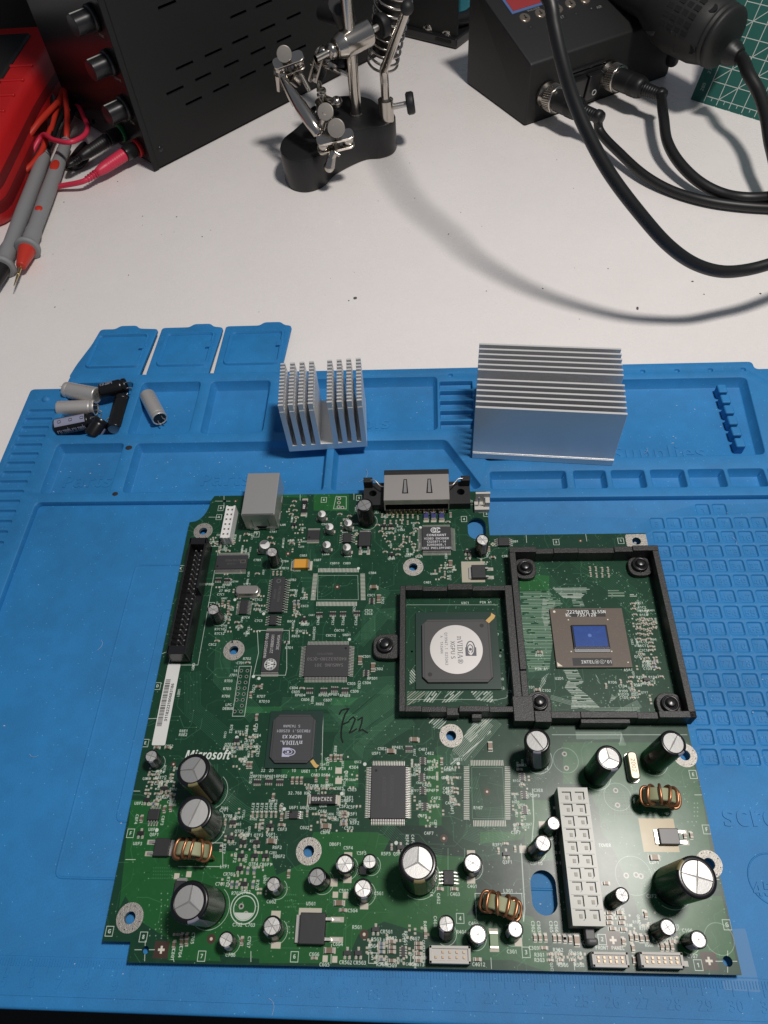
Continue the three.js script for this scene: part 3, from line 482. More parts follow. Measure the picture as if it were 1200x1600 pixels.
function smd(k, px, py, v) {
  const g = (smdGeo[k] ??= smdShape(k)), q = bd(px, py, 0.3), m = mesh(SMD_NAME[k], g, M.smd, board);
  put(m, q[0], 0, -q[1]); m.rotation.y = (v ? Math.PI / 2 : 0) + (rnd() - 0.5) * 0.05;
  const [L, w] = { c: [1.9, 1], s: [1.35, 0.75], C: [3.1, 1.65], r: [1.5, 0.85], b: [1.6, 0.95], a: [0, 0], t: [0, 0] }[k];
  if (L) for (const e of [-1, 1]) pad(q[0] + (v ? 0 : e * (L / 2 + 0.1)), q[1] + (v ? e * (L / 2 + 0.1) : 0), v ? w * 1.15 : 0.9, v ? 0.9 : w * 1.15);
  else if (k === 't') for (const [x, s] of [[-0.8, -1], [0.8, -1], [0, 1]]) pad(q[0] + x, q[1] + s * 1.3, 0.9, 1.1);
  else for (let i = 0; i < 4; i++) for (const s of [-1, 1]) { const a = -1.13 + i * 0.75, b = s * 0.95; pad(q[0] + (v ? b : a), q[1] + (v ? a : b), v ? 0.8 : 0.5, v ? 0.5 : 0.8); }
}
const LIST = {
  c: `348,942v 456,849 357,942v 357,954v 385,835 422,840 425,849 460,948v 401,1120v 404,1073 392,1085v 387,1195v 392,1195v 457,1219v 464,1219v 471,1219v 427,1245v 245,1168 262,1168 221,1279v 257,1264v 267,1262v 440,1289 524,1184v 533,1184v 517,1184v 494,1216v 511,1216v
    284,1464v 292,1464v 284,1472v 292,1471v 272,1476v 836,1465v 844,1465v 852.5,1465v 866.5,1466v 874,1466v 882.5,1467v 891,1467.5v 850,1481 710,1389 687,1389 679,1375v 451,1365v 654,1474 654,1481 654,1490 654,1501 612,1471 612,1480 612,1487 612,1501 536,1422 746,1499 440,1276v 665,1459v
    952,1426 952,1434 952,1442 968,1426 972,1434 971,1442 957,1451 974,1452 986,1465v 994,1464v 1002,1466v 1011,1466v 1034,1479v 1042,1479v 1050,1479v 1050,1471 974,1471v 989,1481v 991,1500v 947,1380 1009,1429v 1080,1305v 1070,1306v 539,1271 537,1288 378,1470v 770,871 764,857v 704,804v 882,1466v 843,1019 840,1078 690,1189v`,
  C: `584,918 592,935v 704,881v 563,1031v 583,1042v 647.5,1156 611,1174 766,1166v 509,1291 424,1314.5 530,1411 515,1485 901,1469v 1022.5,1340`,
  s: `460,783 457,790 461,797 455,803 463,808 345,848v 356,847v 365,847v 356,860 343,857v 360,948 358,960 356,968 402,946 403,953 467,946v 462,955 466,960 457,930 427,895v 433,895v 439,895v 370,972 374,978 339,1001 402,896
    597,805v 605,805v 613,805v 621,805v 629,806v 637,806v 645,806v 653,808v 601,815v 610,815v 619,815v 628,815v 637,816v 652,817 595,830 601,837 617,840v 630,840v 632,848 627,853 622,858 602,862 622,866 540,812 546,806 531,803 687,890v 695,895v 692,902 680,893v 735,868v 607,846 612,833 644,833 650,826 640,841v 646,850 655,868 590,820 700,815
    711,1215 712,1232 712,1238 708,1250 714,1257 483,1232 495,1232 507,1232 519,1232 395,1152 392,1165v 394,1178v 409,1072v 472,1075 387,1035 235,1210 245,1210 267,1213v 235,1222 246,1222 257,1230 262,1236 259,1243 267,1243v 252,1236v 245,1240 231,1240 244,1251 395,1272v 402,1272v 409,1272v 416,1272v 424,1272v 431,1272v 438,1262v
    505,1274 505,1281 519,1279 537,1268 537,1276 480,1271v 860,1491 874,1491 894,1491 860,1500 876,1500 895,1500 779,1329v 805,1326v 612,1323v 491,1497 275,1460 352,1284v 989,943 990,951 992,960 1017,1004 1017,1010 1017,1016 1002,1022 1011,1028 1022,1030v 1021,1037 1028,1044 1033,1057 1017,1070 986,1058 984,1065 987,1071v 989,1078 989,1090 970,1065v 947,1071v 998,968 1004,966 1010,969 1016,967 998,975 1004,974 1010,976 1016,975 1022,973 998,982 1004,983 1010,984 1016,982 1022,981 998,990 1004,991 1010,992 1016,990 998,998 1006,1000 1014,998
    922,888v 931,888v 941,889v 950,889v 923,897v 932,898v 941,898v 951,898v 790,1318 816,1226 812,1202`,
  r: `357,905 870,1262 870,1280 871,1317 872,1332 873,1348 475,970 363,1003 410,1290v 345,1325v 440,905 448,1003 812,1288 731,872`,
  b: `537,1283 596,1474 596,1480 596,1487 596,1499 371,1168 387,1360v 397,1360v 362,1382v 370,1382v 395,1382v 460,941v 466,941v 240,1256 1024,1034 1022,1042`,
  a: `341,906 355,907 499,960 520,959 536,959 557.5,958 506,1079 522.5,1077 539,1079 484,1079 639,1170 581,939v 572,1052v 660.5,1189v 659,1214.5v 660.5,1235.5v 664,1260.5v 402,1222 420,1221 437,1222 630,1487v 819,1242v 820,1266v 816,1214v`,
  t: `460,820 475,968 600,822 611,822 612,867 730,862 370,1157 230,1250 220,1302 364,1285 361,1309 380,1316 401,1316 377.5,1337 398,1337 415.5,1337 375,1357 422.5,1290 382,1381 542.5,1489 560,1489 587,1452 626,1324 791,1334 257,1232 1010,1062`,
};
for (const [k, txt] of Object.entries(LIST)) for (const w of txt.trim().split(/\s+/)) { const v = w.endsWith('v'), [x, y] = w.replace('v', '').split(',').map(Number); smd(k, x, y, v); }

// ---- connectors
function pinField(nu, nv, pu, pvv, h, m, y0, skip = -1, t = 0.64) { const g = []; for (let i = 0; i < nu; i++) for (let j = 0; j < nv; j++) if (i * nv + j !== skip) g.push(bx(t, h, t, (i - (nu - 1) / 2) * pu, y0 + h / 2, (j - (nv - 1) / 2) * pvv)); return g; }
{ // long black ribbon-cable header
  const u0 = 5.4, u1 = 13.8, v0 = 104.5, v1 = 163.2, w = u1 - u0, d = v1 - v0, h = 9.1, k = put(mesh('ribbon_header', mg([bx(w, 2, d, 0, 1.4, 0), rb(0.95, h, d, 0.2, -w / 2 + 0.5, h / 2 + 0.4, 0), rb(0.95, h, d / 2 - 2.4, 0.2, w / 2 - 0.5, h / 2 + 0.4, -d / 4 - 1.2), rb(0.95, h, d / 2 - 2.4, 0.2, w / 2 - 0.5, h / 2 + 0.4, d / 4 + 1.2), rb(w, h, 4, 0.3, 0, h / 2 + 0.4, d / 2 - 2), rb(w, h, 3.6, 0.3, 0, h / 2 + 0.4, -d / 2 + 1.8), bx(2, 3, 3.6, -w / 2 - 0.3, 1.5, 0)]), M.blackGloss, board), (u0 + u1) / 2, 0, -(v0 + v1) / 2);
  for (let j = 0; j < 20; j++) for (let i = 0; i < 2; i++) if (!(j === 9 && i === 0)) mesh('pin', bx(0.6, 4.6, 0.6, (i - 0.5) * 2.54, 3.9, (j - 9.5) * 2.54), M.lead, k);
  prints.push((x) => { x.strokeStyle = '#cfd6cc'; x.lineWidth = 2; x.strokeRect((u0 - 1.6) * S, (VMAX - v1 - 1) * S, (w + 4.6) * S, (d + 2) * S); });
}
M.pin = std(col(0.30, 0.22, 0.15), 0.4, 0.6);
function pinHeader(a, b, h, nu, nv, notch, gap, mt = M.white) {         // white shrouded header
  const s = span(a, b, h), c = [bx(s.w - 0.4, h - 0.7, s.d - 0.4, 0, (h - 0.7) / 2 + 0.1, 0)], t = 0.9;
  if (notch === 'v') for (const q of [-1, 1]) { c.push(rb(t, h, s.d, 0.15, q * (s.w / 2 - t / 2), h / 2, 0)); c.push(bx(s.w * 0.32, h * (q > 0 ? 1 : 0.82), t, -s.w * 0.34, h * 0.47, q * (s.d / 2 - t / 2)), bx(s.w * 0.32, h * 0.9, t, s.w * 0.34, h * 0.47, q * (s.d / 2 - t / 2))); }
  else { for (const q of [-1, 1]) c.push(rb(s.w, h, t, 0.15, 0, h / 2, q * (s.d / 2 - t / 2))); for (const q of [-1, 1]) c.push(rb(t, h, s.d, 0.15, q * (s.w / 2 - t / 2), h / 2, 0)); if (notch === 'tab') c.push(bx(1.6, h * 0.9, s.d * 0.35, s.w / 2 + 0.6, h * 0.45, s.d * 0.2)); }
  const o = put(mesh('pin_header', mg(c), mt, board), s.u, 0, -s.v);
  const pu = gap ?? (nu > 1 ? (s.w - 2 * t - 1.2) / (nu - 0.4) : 0), pq = nv > 1 ? (s.d - 2 * t - 0.8) / (nv - 0.3) : 0;
  for (let i = 0; i < nu; i++) for (let j = 0; j < nv; j++) if (!(notch === 'tl' && i === 0 && j === 0)) mesh('pin', bx(0.7, h * 0.85, 0.7, (i - (nu - 1) / 2) * pu, h * 0.56, (j - (nv - 1) / 2) * pq), M.pin, o);
  return o;
}
const pw = pinHeader([344, 840], [367.5, 789.5], 6.5, 2, 6, 'v', 2, std(col(0.74, 0.74, 0.73), 0.4)); pw.rotation.y = -0.02;
pinHeader([671, 1505], [735, 1478], 5, 5, 2, 'tl'); pinHeader([927, 1511], [981, 1487.5], 5, 5, 2, ''); pinHeader([1003, 1512], [1066, 1488], 5, 6, 2, 'tab');
{ // little three-pin fan plug at the top edge
  const q = bd(752, 790), c = put(mesh('fan_header', mg([bx(7, 2.6, 5.6, 0, 1.3, 0), rb(7, 9, 1.2, 0.2, 0.4, 4.5, -2.6), rb(2.2, 6, 3.4, 0.2, 2.6, 3, -0.5)]), M.white, board), q[0], 0, -q[1] + 1.4);
  for (const x of [-1.6, 1]) mesh('pin', bx(0.64, 8.5, 0.64, x, 5, 0.4), M.lead, c);
}
M.contact = std(col(0.09, 0.088, 0.075), 0.4, 0.3);
{ // big power socket with twenty square wells
  const u0 = 163.4, u1 = 174.3, v0 = 6.4, v1 = 50.9, w = u1 - u0, d = v1 - v0, h = 9.6, holes = [];
  for (let i = 0; i < 2; i++) for (let j = 0; j < 10; j++) { const x = (i - 0.5) * 4.7, y = (j - 4.5) * 4.25, r = 1.65; holes.push((i + j) % 2 ? [[x - r, y - r], [x - r, y + r], [x + r, y + r], [x + r, y - r]] : [[x - r, y - r * 0.5], [x - r, y + r], [x + r, y + r], [x + r, y - r * 0.5], [x + r * 0.5, y - r], [x - r * 0.5, y - r]]); }
  const o = [[-w / 2, -d / 2], [w / 2, -d / 2], [w / 2, d / 2], [-w / 2, d / 2]];
  const k = put(mesh('power_socket', mg([extrude(o, 1.1, holes).translate(0, h - 1.0, 0), bx(w, h - 1.0, d, 0, (h - 1.0) / 2 + 0.1, 0), bx(0.5, 0.5, d, -w / 2 + 0.25, h + 0.2, 0)]), M.atx, board), (u0 + u1) / 2, 0, -(v0 + v1) / 2);
  mesh('latch', mg([rb(3, 4.5, 3.6, 0.3, 0.8, 3, d / 2 + 1.7), rb(4, 5.4, 2.4, 1.1, 1.4, 2.7, d / 2 + 4)]), std(col(0.10, 0.10, 0.10), 0.5), k);
  for (let i = 0; i < 9; i++) mesh('rib', bx(w - 1, 0.16, 0.5, 0, h + 0.24, (i - 4) * 4.25), M.atx, k);
  for (let i = 0; i < 2; i++) for (let j = 0; j < 10; j++) mesh('contact', bx(1.0, 0.5, 1.2, (i - 0.5) * 4.7 + 0.2, h - 0.9, (j - 4.5) * 4.25 + 0.2), M.contact, k);
}
{ // network jack
  const k = put(mesh('network_jack', mg([rb(16, 12.6, 25, 0.35, 0, 6.8, 0)]), std(col(0.58, 0.56, 0.53), 0.34, 0.7, { bumpMap: grain, bumpScale: 0.00003 }), board), 37.2, 0, -185.8);
  mesh('shield_seam', mg([bx(15, 0.1, 0.3, 0, 13.13, 12.2), bx(0.12, 6, 0.12, -4, 6, 12.55), bx(0.12, 6, 0.12, 4, 6, 12.55)]), M.blackMetal, k);
  mesh('shield_tab', mg([bx(4, 2, 0.3, -4, 1.4, 12.7), bx(4, 2, 0.3, 4, 1.4, 12.7), bx(0.3, 2, 4, 8.1, 1.4, 6), bx(0.3, 2, 4, 8.1, 1.4, -4)]), M.lead, k);
  mesh('shield_window', bx(5, 1.8, 0.2, 0, 2.4, 12.6), M.dark, k);
}
{ // audio-video socket: tin shell on a black body with screw ears and spring wires
  const k = put(mesh('video_socket', mg([bx(30.5, 3, 17.5, 0, 1.6, 0), rb(31.6, 11, 3, 0.3, 0, 5.9, -8.2)]), M.blackPlastic, board), 112.2, 0, -190.2);
  mesh('shell', mg([bx(31.2, 0.5, 16, 0, 10.9, 0.4), bx(0.5, 8, 16, -15.4, 6.8, 0.4), bx(0.5, 8, 16, 15.4, 6.8, 0.4), bx(31.2, 3.4, 0.5, 0, 9.2, 8.2)]), std(col(0.58, 0.54, 0.50), 0.34, 0.72, { bumpMap: grain, bumpScale: 0.00003 }), k);
  for (const x of [-5.4, 6.2]) { mesh('spring_slot', extrude([[x - 1.5, -4.6], [x + 1.5, -4.6], [x + 0.8, 4], [x - 0.8, 4]], 0.06).translate(0, 11.15, 0), M.dark, k); mesh('spring_tab', extrude([[x - 0.8, -4.2], [x + 0.8, -4.2], [x + 0.45, 3.4], [x - 0.45, 3.4]], 0.25).translate(0, 11.16, 0), M.lead, k); }
  for (const s of [-1, 1]) {
    const hole = ringPts(s * 21.5, 0.6, 1.9), ear = [[s > 0 ? 15.6 : -26, -6.4], [s > 0 ? 26 : -15.6, -6.4], [s > 0 ? 26 : -15.6, 7], [s > 0 ? 15.6 : -26, 7]];
    mesh('mounting_ear', mg([extrude(ear, 4.6, [hole]), rb(4.4, 5, 3, 0.3, s * 23.8, 7, -5.4)]), M.blackPlastic, k);
    mesh('spring_wire', tube([V(s * 15, 9.6, -1), V(s * 17.4, 8.4, -2), V(s * 20.5, 9.4, -5), V(s * 22.6, 9.2, -5.2)], 0.32, 20, 7), M.lead, k);
    for (const q of [-2, 2.6]) mesh('shell_clip', bx(0.9, 1.2, 0.9, s * 15.5, 9.8, q), M.dark, k);
  }
  const pins = []; for (let i = 0; i < 12; i++) for (let j = 0; j < 2; j++) pins.push(bx(0.5, 3.4, 0.5, -13 + i * 2.35 + j * 0.8, 1.6, 8.6 + j * 1.3)); stuff(mesh('contact', mg(pins), M.brass, k));
}
// ---- wire-wound coils standing on edge
function coil(px, py, ang, flipN = 0) {
  const q = bv(px, py, 6.5), RO = 6.1, RI = 3.2, T = 4.5;
  const sec = [[RI, -T / 2], [RO - 0.3, -T / 2], [RO, -T / 2 + 0.3], [RO, T / 2 - 0.3], [RO - 0.3, T / 2], [RI, T / 2], [RI, -T / 2]];
  const g = lathe(sec, 48).rotateX(Math.PI / 2);           // ring axis along z
  const k = put(mesh('coil', toCreasedNormals(g, 0.6), M.core, board), q.x, RO + 0.9, q.z); k.rotation.y = ang;
  for (let i = 0; i < 6; i++) {
    const a = -1.45 + i * 0.58 + (rnd() - 0.5) * 0.2, ea = Math.sin(a), ca = Math.cos(a), r = 0.54, lean = (rnd() - 0.5) * 0.22, pts = [];
    for (const [rr, z] of [[RO + r + 0.1, -T / 2 + 0.3], [RO + r + 0.35, 0], [RO + r + 0.1, T / 2 - 0.3], [RO - 0.4, T / 2 + r + 0.2], [RI + 0.6, T / 2 + r], [RI - r, T / 2 - 0.6], [RI - r, -T / 2 + 0.6], [RI + 0.6, -T / 2 - r], [RO - 0.4, -T / 2 - r - 0.2]]) pts.push(V(Math.sin(a + lean * z / 3) * rr, Math.cos(a + lean * z / 3) * rr, z * 1.04 + (rnd() - 0.5) * 0.15));
    mesh('winding', tube(pts, r, 48, 9, true), M.copper, k);
  }
  for (const s of [-1, 1]) mesh('coil_lead', tube([V(s * 6.6, -1, 0.8), V(s * 6.9, -4, 1.2), V(s * 6.4, -7.2, 1.4)], 0.5, 12, 8), M.copper, k);
}
coil(302, 1330, -0.06); coil(782, 1416, -0.27); coil(1030, 1247, -0.1);
// ---- black cooler frames and their push pins
function ribWall(list) { return boxUV(mg(list.map(([x0, x1, z0, z1, h]) => rb(x1 - x0, h, z1 - z0, 0.25, (x0 + x1) / 2, h / 2, (z0 + z1) / 2)))); }
function pushPin(parent, x, y, z) {
  const k = put(mesh('push_pin', lathe([[0, 3.5], [1.5, 3.4], [2.0, 3.0], [2.1, 1.7], [2.5, 1.5], [2.7, 1.9], [3.2, 2.0], [3.5, 1.6], [3.6, 0]], 30), M.blackGloss, parent), x, y, z); return k;
}
{
  const W = 2.7, u0 = 154, u1 = 220.2, v0 = 77.6, v1 = 156.2, k = put(mesh('cooler_frame', ribWall([
    [u0, u0 + W, -v1, -v0 - 20, 8.4], [u0, u0 + W, -v0 - 20, -v0, 7.2], [u1 - W, u1, -v1, -v0, 8.4],
    [u0, u0 + 12, -v1, -v1 + W, 8.8], [u0 + 12, u0 + 20, -v1 + 0.05, -v1 + W, 7.2], [u0 + 20, u0 + 31, -v1 + 0.05, -v1 + W, 7.6], [u0 + 31, u0 + 47, -v1 + 0.05, -v1 + W, 7.2], [u0 + 47, u0 + 55, -v1, -v1 + W, 8], [u0 + 55, u1, -v1, -v1 + W, 8.8],
    [u0 - 4, u0 + 4, -v0 - 9, -v0 + 1.2, 7.6], [u0 + 4, u0 + 10.5, -v0 - W, -v0 + 1.8, 8.4], [u0 + 10.5, u0 + 22, -v0 - W, -v0, 7.6], [u0 + 22, u0 + 41, -v0 - W, -v0 + 1.6, 6.4], [u0 + 22, u0 + 44, -v0 - W, -v0 - 0.05, 7.8], [u0 + 44, u0 + 52, -v0 - W, -v0, 7], [u0 + 52, u1, -v0 - W, -v0, 8.4]]), M.frame, board), 0, 0, 0);
  for (const [x, y, sx, sz] of [[820, 889, -1, -1], [999, 884, 1, -1], [1046, 1101, 1, 1], [842, 1099, -1, 1]]) {
    const q = bd(x, y, 2.5), c = [q[0], -q[1]], e = [sx < 0 ? u0 + W - 0.3 : u1 - W + 0.3, sz < 0 ? -v1 + W - 0.3 : -v0 - W + 0.3];
    const o = soften([[e[0], -e[1]], [e[0], -(c[1] - sz * 5)], [c[0] - sx * 5, -(c[1] - sz * 5)], [c[0] - sx * 5, -e[1]]], 4.5, 5);
    mesh('corner_lug', extrude(o, 2.6, [], 0.3), M.frame, k); pushPin(k, c[0], 2.5, c[1]);
  }
  // the smaller frame beside it
  const a0 = 104.6, a1 = 154, b0 = 80.3, b1 = 137.4;
  const g = put(mesh('cooler_frame', ribWall([[a0, a0 + 2.4, -b1, -b0, 7.6], [a0 + 2.4, a0 + 10, -b1, -b1 + 2.4, 8], [a0 + 10, a0 + 21, -b1 + 0.1, -b1 + 2.4, 7], [a0 + 21, a0 + 32, -b1 - 0.6, -b1 + 2.4, 8], [a0 + 32, a1, -b1 + 0.1, -b1 + 2.4, 7], [a1 - 3.4, a1 - 0.1, -b1, -b0, 7.2],
    [a0 + 2.4, a0 + 9, -b0 - 2.4, -b0, 7.4], [a0 + 9, a0 + 19, -b0 - 2.4, -b0, 6.8], [a0 + 19, a0 + 24, -b0 - 2.4, -b0 + 0.8, 5.4], [a0 + 24, a0 + 36, -b0 - 2.4, -b0, 7.4], [a0 + 29, a0 + 33, -b0, -b0 + 1.8, 5], [a0 + 36, a1, -b0 - 2.4, -b0, 6.8]]), M.frame, board), 0, 0, 0);
  const q = bd(602, 1010, 3);
  mesh('side_lug', mg([extrude(soften([[q[0] - 5.2, q[1] - 5.4], [a0 + 0.3, q[1] - 6], [a0 + 0.3, q[1] + 6], [q[0] - 5.2, q[1] + 5.4]], 4, 5), 3.4, [], 0.4)]), M.frame, g); pushPin(g, q[0], 3.3, -q[1]);
}
// ---- tinned rings round the mounting holes, the white bar-code sticker
const HOLES = [];
for (const [x, y, r] of [[317.5, 830, 4.7], [365.5, 1016, 4.7], [645.7, 886, 4.7], [705, 1149.5, 4.7], [203, 1434, 4.9], [482.5, 1330, 4.8], [1070, 1180, 4.6], [1108, 1350, 4.6]]) {
  const q = bd(x, y), m = put(mesh('mounting_ring', extrude(ringPts(0, 0, r, 40), 0.09, [ringPts(0, 0, 2.05, 26).reverse()]), M.tin, board), q[0], 0, -q[1]);
  const dots = []; for (let i = 0; i < 8; i++) dots.push(cyl(0.2, 0.2, 0.03, 3.9 * Math.cos(i * 0.785 + 0.3), 0.09, 3.9 * Math.sin(i * 0.785 + 0.3), 8)); mesh('ring_via', mg(dots), M.dark, m);
  mesh('hole_wall', lathe([[2.04, 0.06], [2.04, -1.5]], 26), M.tin, m);
  HOLES.push(ringPts(q[0], q[1], 2.05, 26));
}
{
  const q = bd(994.5, 845), m = put(mesh('mounting_pad', extrude(soften([[-4.8, -3], [4.8, -3.4], [4.8, 3.6], [-4.2, 3.6], [-4.8, 2.6]], 0.5), 0.09, [ringPts(0, -0.2, 2, 24).reverse()]), M.tin, board), q[0], 0, -q[1]);
  HOLES.push(ringPts(q[0], q[1] - 0.2, 2.0, 24));
  const slot = (x, y, w, h) => { const c = bd(x, y), r = w / 2, k = h / 2 - r; return Array.from({ length: 36 }, (_, i) => { const a = i * Math.PI / 18; return [c[0] + r * Math.cos(a), c[1] + r * Math.sin(a) + (Math.sin(a) >= 0 ? k : -k)]; }); };
  HOLES.push(slot(745, 825.5, 8.6, 12.4), slot(850, 1394.5, 9, 14.4));
  for (const [x, y, r] of [[227, 1484.5, 1.3], [1137, 1502, 1.6], [350.5, 783, 0.9], [643.5, 1018, 0.5], [782, 1016, 0.5]]) { const c = bd(x, y); HOLES.push(ringPts(c[0], c[1], r, 16)); }
  const st = span([236, 1164.5], [283, 1037.5], 0.1), W = 5.6, L = st.d;
  const t = canvasTex(110, 640, (x, w, h) => {
    x.fillStyle = '#dcdcd8'; x.fillRect(0, 0, w, h); x.fillStyle = '#1d1d1f'; let y = h * 0.2; let s = 7;
    while (y < h * 0.78) { s = (s * 31 + 11) % 101; const b = 1.5 + (s % 4) * 1.7; x.fillRect(w * 0.08, y, w * 0.38, b); y += b + 1.8 + (s % 3) * 1.7; }
    x.save(); x.translate(w * 0.68, h * 0.485); x.rotate(-Math.PI / 2); x.font = 'bold 34px sans-serif'; x.textAlign = 'center'; x.textBaseline = 'middle'; x.fillText('3118222100683186', 0, 0, h * 0.58); x.restore();
  });
  const sk = put(mesh('barcode_sticker', planUV(extrude(soften(rect(-W / 2, -L / 2, W / 2, L / 2), 0.6), 0.1)), std(col(1, 1, 1), 0.5, 0, { map: t }), board), st.u, 0, -st.v);
}
// loose insulating post in front of the white fan of parts, and the empty coil footprint ring
// ---------------------------------------------------------------- the face of the circuit board: copper under the mask, pads and white print
const faceTex = canvasTex(BW, BH, (x) => {
  const P = (px, py) => { const q = bd(px, py, 0); return [q[0] * S, (VMAX - q[1]) * S]; };
  const poly = (s, c) => { x.fillStyle = c; x.beginPath(); s.trim().split(/\s+/).forEach((w, i) => { const [a, b] = P(...w.split(',').map(Number)); i ? x.lineTo(a, b) : x.moveTo(a, b); }); x.closePath(); x.fill(); };
  const line = (s, c, w = 1) => { x.strokeStyle = c; x.lineWidth = w; x.beginPath(); s.trim().split(/\s+/).forEach((q, i) => { const [a, b] = P(...q.split(',').map(Number)); i ? x.lineTo(a, b) : x.moveTo(a, b); }); x.stroke(); };
  x.fillStyle = '#173e2b'; x.fillRect(0, 0, BW, BH);
  // copper pours show lighter through the mask
  const G1 = '#215b2e', G2 = '#245a35', G3 = '#163127';
  poly('200,1290 330,1290 330,1330 420,1330 440,1390 430,1500 300,1490 220,1440 196,1400 186,1420', G1);
  poly('205,1250 300,1250 300,1340 196,1340', G1);
  poly('405,1380 470,1350 490,1300 590,1300 640,1330 690,1330 740,1330 750,1400 700,1470 600,1440 560,1460 540,1505 405,1505', G1);
  poly('262,1420 330,1440 345,1502 262,1500', G1);
  poly('668,1180 690,1180 690,1290 655,1300 655,1270 668,1260', G1); poly('440,1188 560,1188 560,1230 500,1230 495,1215 440,1215', G2);
  poly('345,1030 450,990 450,1000 360,1060', '#1e4733'); poly('385,1104 440,1104 440,1114 370,1114', G2);
  poly('490,772 545,772 545,798 490,798', G1); poly('430,772 480,774 480,778 430,776', G1);
  poly('812,923 858,923 858,900 840,898 812,898', G1); poly('520,1090 560,1090 548,1102 515,1102', G2);
  poly('880,1160 1075,1160 1100,1260 1110,1330 1080,1330 1060,1260 930,1260 920,1225 880,1225', G2);
  poly('930,1225 1060,1225 1098,1300 1120,1440 1060,1450 1000,1430 960,1330 940,1300', '#255a3a');
  poly('1090,1400 1128,1400 1150,1500 1060,1490 1060,1450', G1);
  poly('805,1250 860,1250 868,1345 820,1345 820,1300 805,1290', G2); poly('700,1430 830,1430 850,1460 860,1520 800,1500 720,1500', G2); poly('750,1300 820,1300 815,1312 750,1318', G1);
  poly('765,838 1005,836 1012,855 790,860', '#193c2e'); poly('800,925 860,925 860,1060 810,1060', '#204a36');
  poly('740,1345 815,1345 815,1420 745,1400', G3); poly('815,1345 870,1345 880,1440 820,1430', G3); poly('620,1290 690,1290 740,1340 600,1330', '#153126');
  // soft mottling of the laminate
  for (let i = 0; i < 5000; i++) { x.fillStyle = rnd() > 0.5 ? 'rgba(255,255,255,0.012)' : 'rgba(0,0,0,0.03)'; const r = 3 + rnd() * 22; x.fillRect(rnd() * BW, rnd() * BH, r, r * (0.3 + rnd())); }
  // bundles of traces
  const bundle = (s, n, gap, c = 'rgba(96,150,112,0.55)', w = 1.3) => {
    const pts = s.trim().split(/\s+/).map((q) => P(...q.split(',').map(Number)));
    for (let k = 0; k < n; k++) { x.strokeStyle = c; x.lineWidth = w; x.beginPath(); pts.forEach((p, i) => { const a = pts[Math.max(0, i - 1)], b = pts[Math.min(pts.length - 1, i + 1)], l = Math.hypot(b[0] - a[0], b[1] - a[1]) || 1, o = (k - n / 2) * gap; const q = [p[0] - (b[1] - a[1]) / l * o, p[1] + (b[0] - a[0]) / l * o]; i ? x.lineTo(...q) : x.moveTo(...q); }); x.stroke(); }
  };
  bundle('622,1085 560,1140 545,1160 540,1185', 26, 4.6); bundle('618,1070 580,1070 520,1120', 18, 4.2); bundle('640,1118 590,1150 560,1180', 18, 4.4, 'rgba(110,160,122,0.5)');
  bundle('505,1130 560,1130 600,1100 622,1085', 14, 5); bundle('600,920 575,960 575,1000', 12, 5); bundle('560,1005 600,960 622,960', 12, 5);
  bundle('690,1165 700,1200 700,1240', 14, 4); bundle('770,1120 720,1180 718,1195', 16, 5, 'rgba(170,180,165,0.6)', 1.6); bundle('760,1125 740,1150 715,1180', 10, 6, 'rgba(190,192,180,0.7)', 2.4);
  bundle('350,990 345,1060 400,1120', 14, 5); bundle('300,1050 300,1110 370,1170 400,1230', 12, 6, 'rgba(76,126,92,0.5)'); bundle('330,1195 330,1230 380,1270 420,1290', 8, 6, 'rgba(96,150,112,0.45)', 2);
  bundle('440,1100 520,1100 560,1140', 10, 5); bundle('450,880 480,905 480,960', 10, 5, 'rgba(76,126,92,0.5)'); bundle('480,850 490,880 560,880', 10, 5, 'rgba(76,126,92,0.4)');
  bundle('600,1290 640,1330 690,1340', 8, 6); bundle('725,1300 760,1312 800,1300', 10, 5); bundle('735,1215 750,1270 790,1270', 7, 6); bundle('820,860 870,930 890,950', 10, 6, 'rgba(80,140,100,0.5)'); bundle('900,870 980,930 1010,980', 12, 8, 'rgba(80,140,100,0.4)', 1.6);
  bundle('880,1120 960,1120 1000,1100', 8, 4, 'rgba(190,196,186,0.7)', 1.6); bundle('900,1150 970,1150 972,1165', 7, 4, 'rgba(200,204,196,0.7)', 1.6); bundle('860,1090 930,1110 1000,1110', 4, 5, 'rgba(190,196,186,0.8)', 1.6);
  bundle('980,1240 940,1240 925,1280', 6, 10, 'rgba(20,50,36,0.6)', 1.5); bundle('940,1310 960,1350 965,1400 1000,1440', 4, 7, 'rgba(20,50,36,0.7)', 1.8);
  for (let i = 0; i < 620; i++) {                                                        // short wandering traces that end in vias
    let a = rnd() * BW, b = rnd() * BH, d = Math.floor(rnd() * 8) * Math.PI / 4; x.strokeStyle = `rgba(${rnd() > 0.3 ? '88,142,104' : '22,52,38'},0.42)`; x.lineWidth = 1 + rnd() * 1.4; x.beginPath(); x.moveTo(a, b);
    for (let k = 0; k < 3; k++) { a += Math.cos(d) * (14 + rnd() * 60); b += Math.sin(d) * (14 + rnd() * 60); x.lineTo(a, b); d += (rnd() > 0.5 ? 1 : -1) * Math.PI / 4; } x.stroke();
    x.fillStyle = 'rgba(150,176,150,0.7)'; x.beginPath(); x.arc(a, b, 2.1, 0, 7); x.fill();
  }
  for (let i = 0; i < 2600; i++) { const c = rnd(); x.fillStyle = c > 0.6 ? 'rgba(152,178,152,0.75)' : 'rgba(92,140,104,0.6)'; x.beginPath(); x.arc(rnd() * BW, rnd() * BH, 1.2 + rnd() * 0.9, 0, 7); x.fill(); }
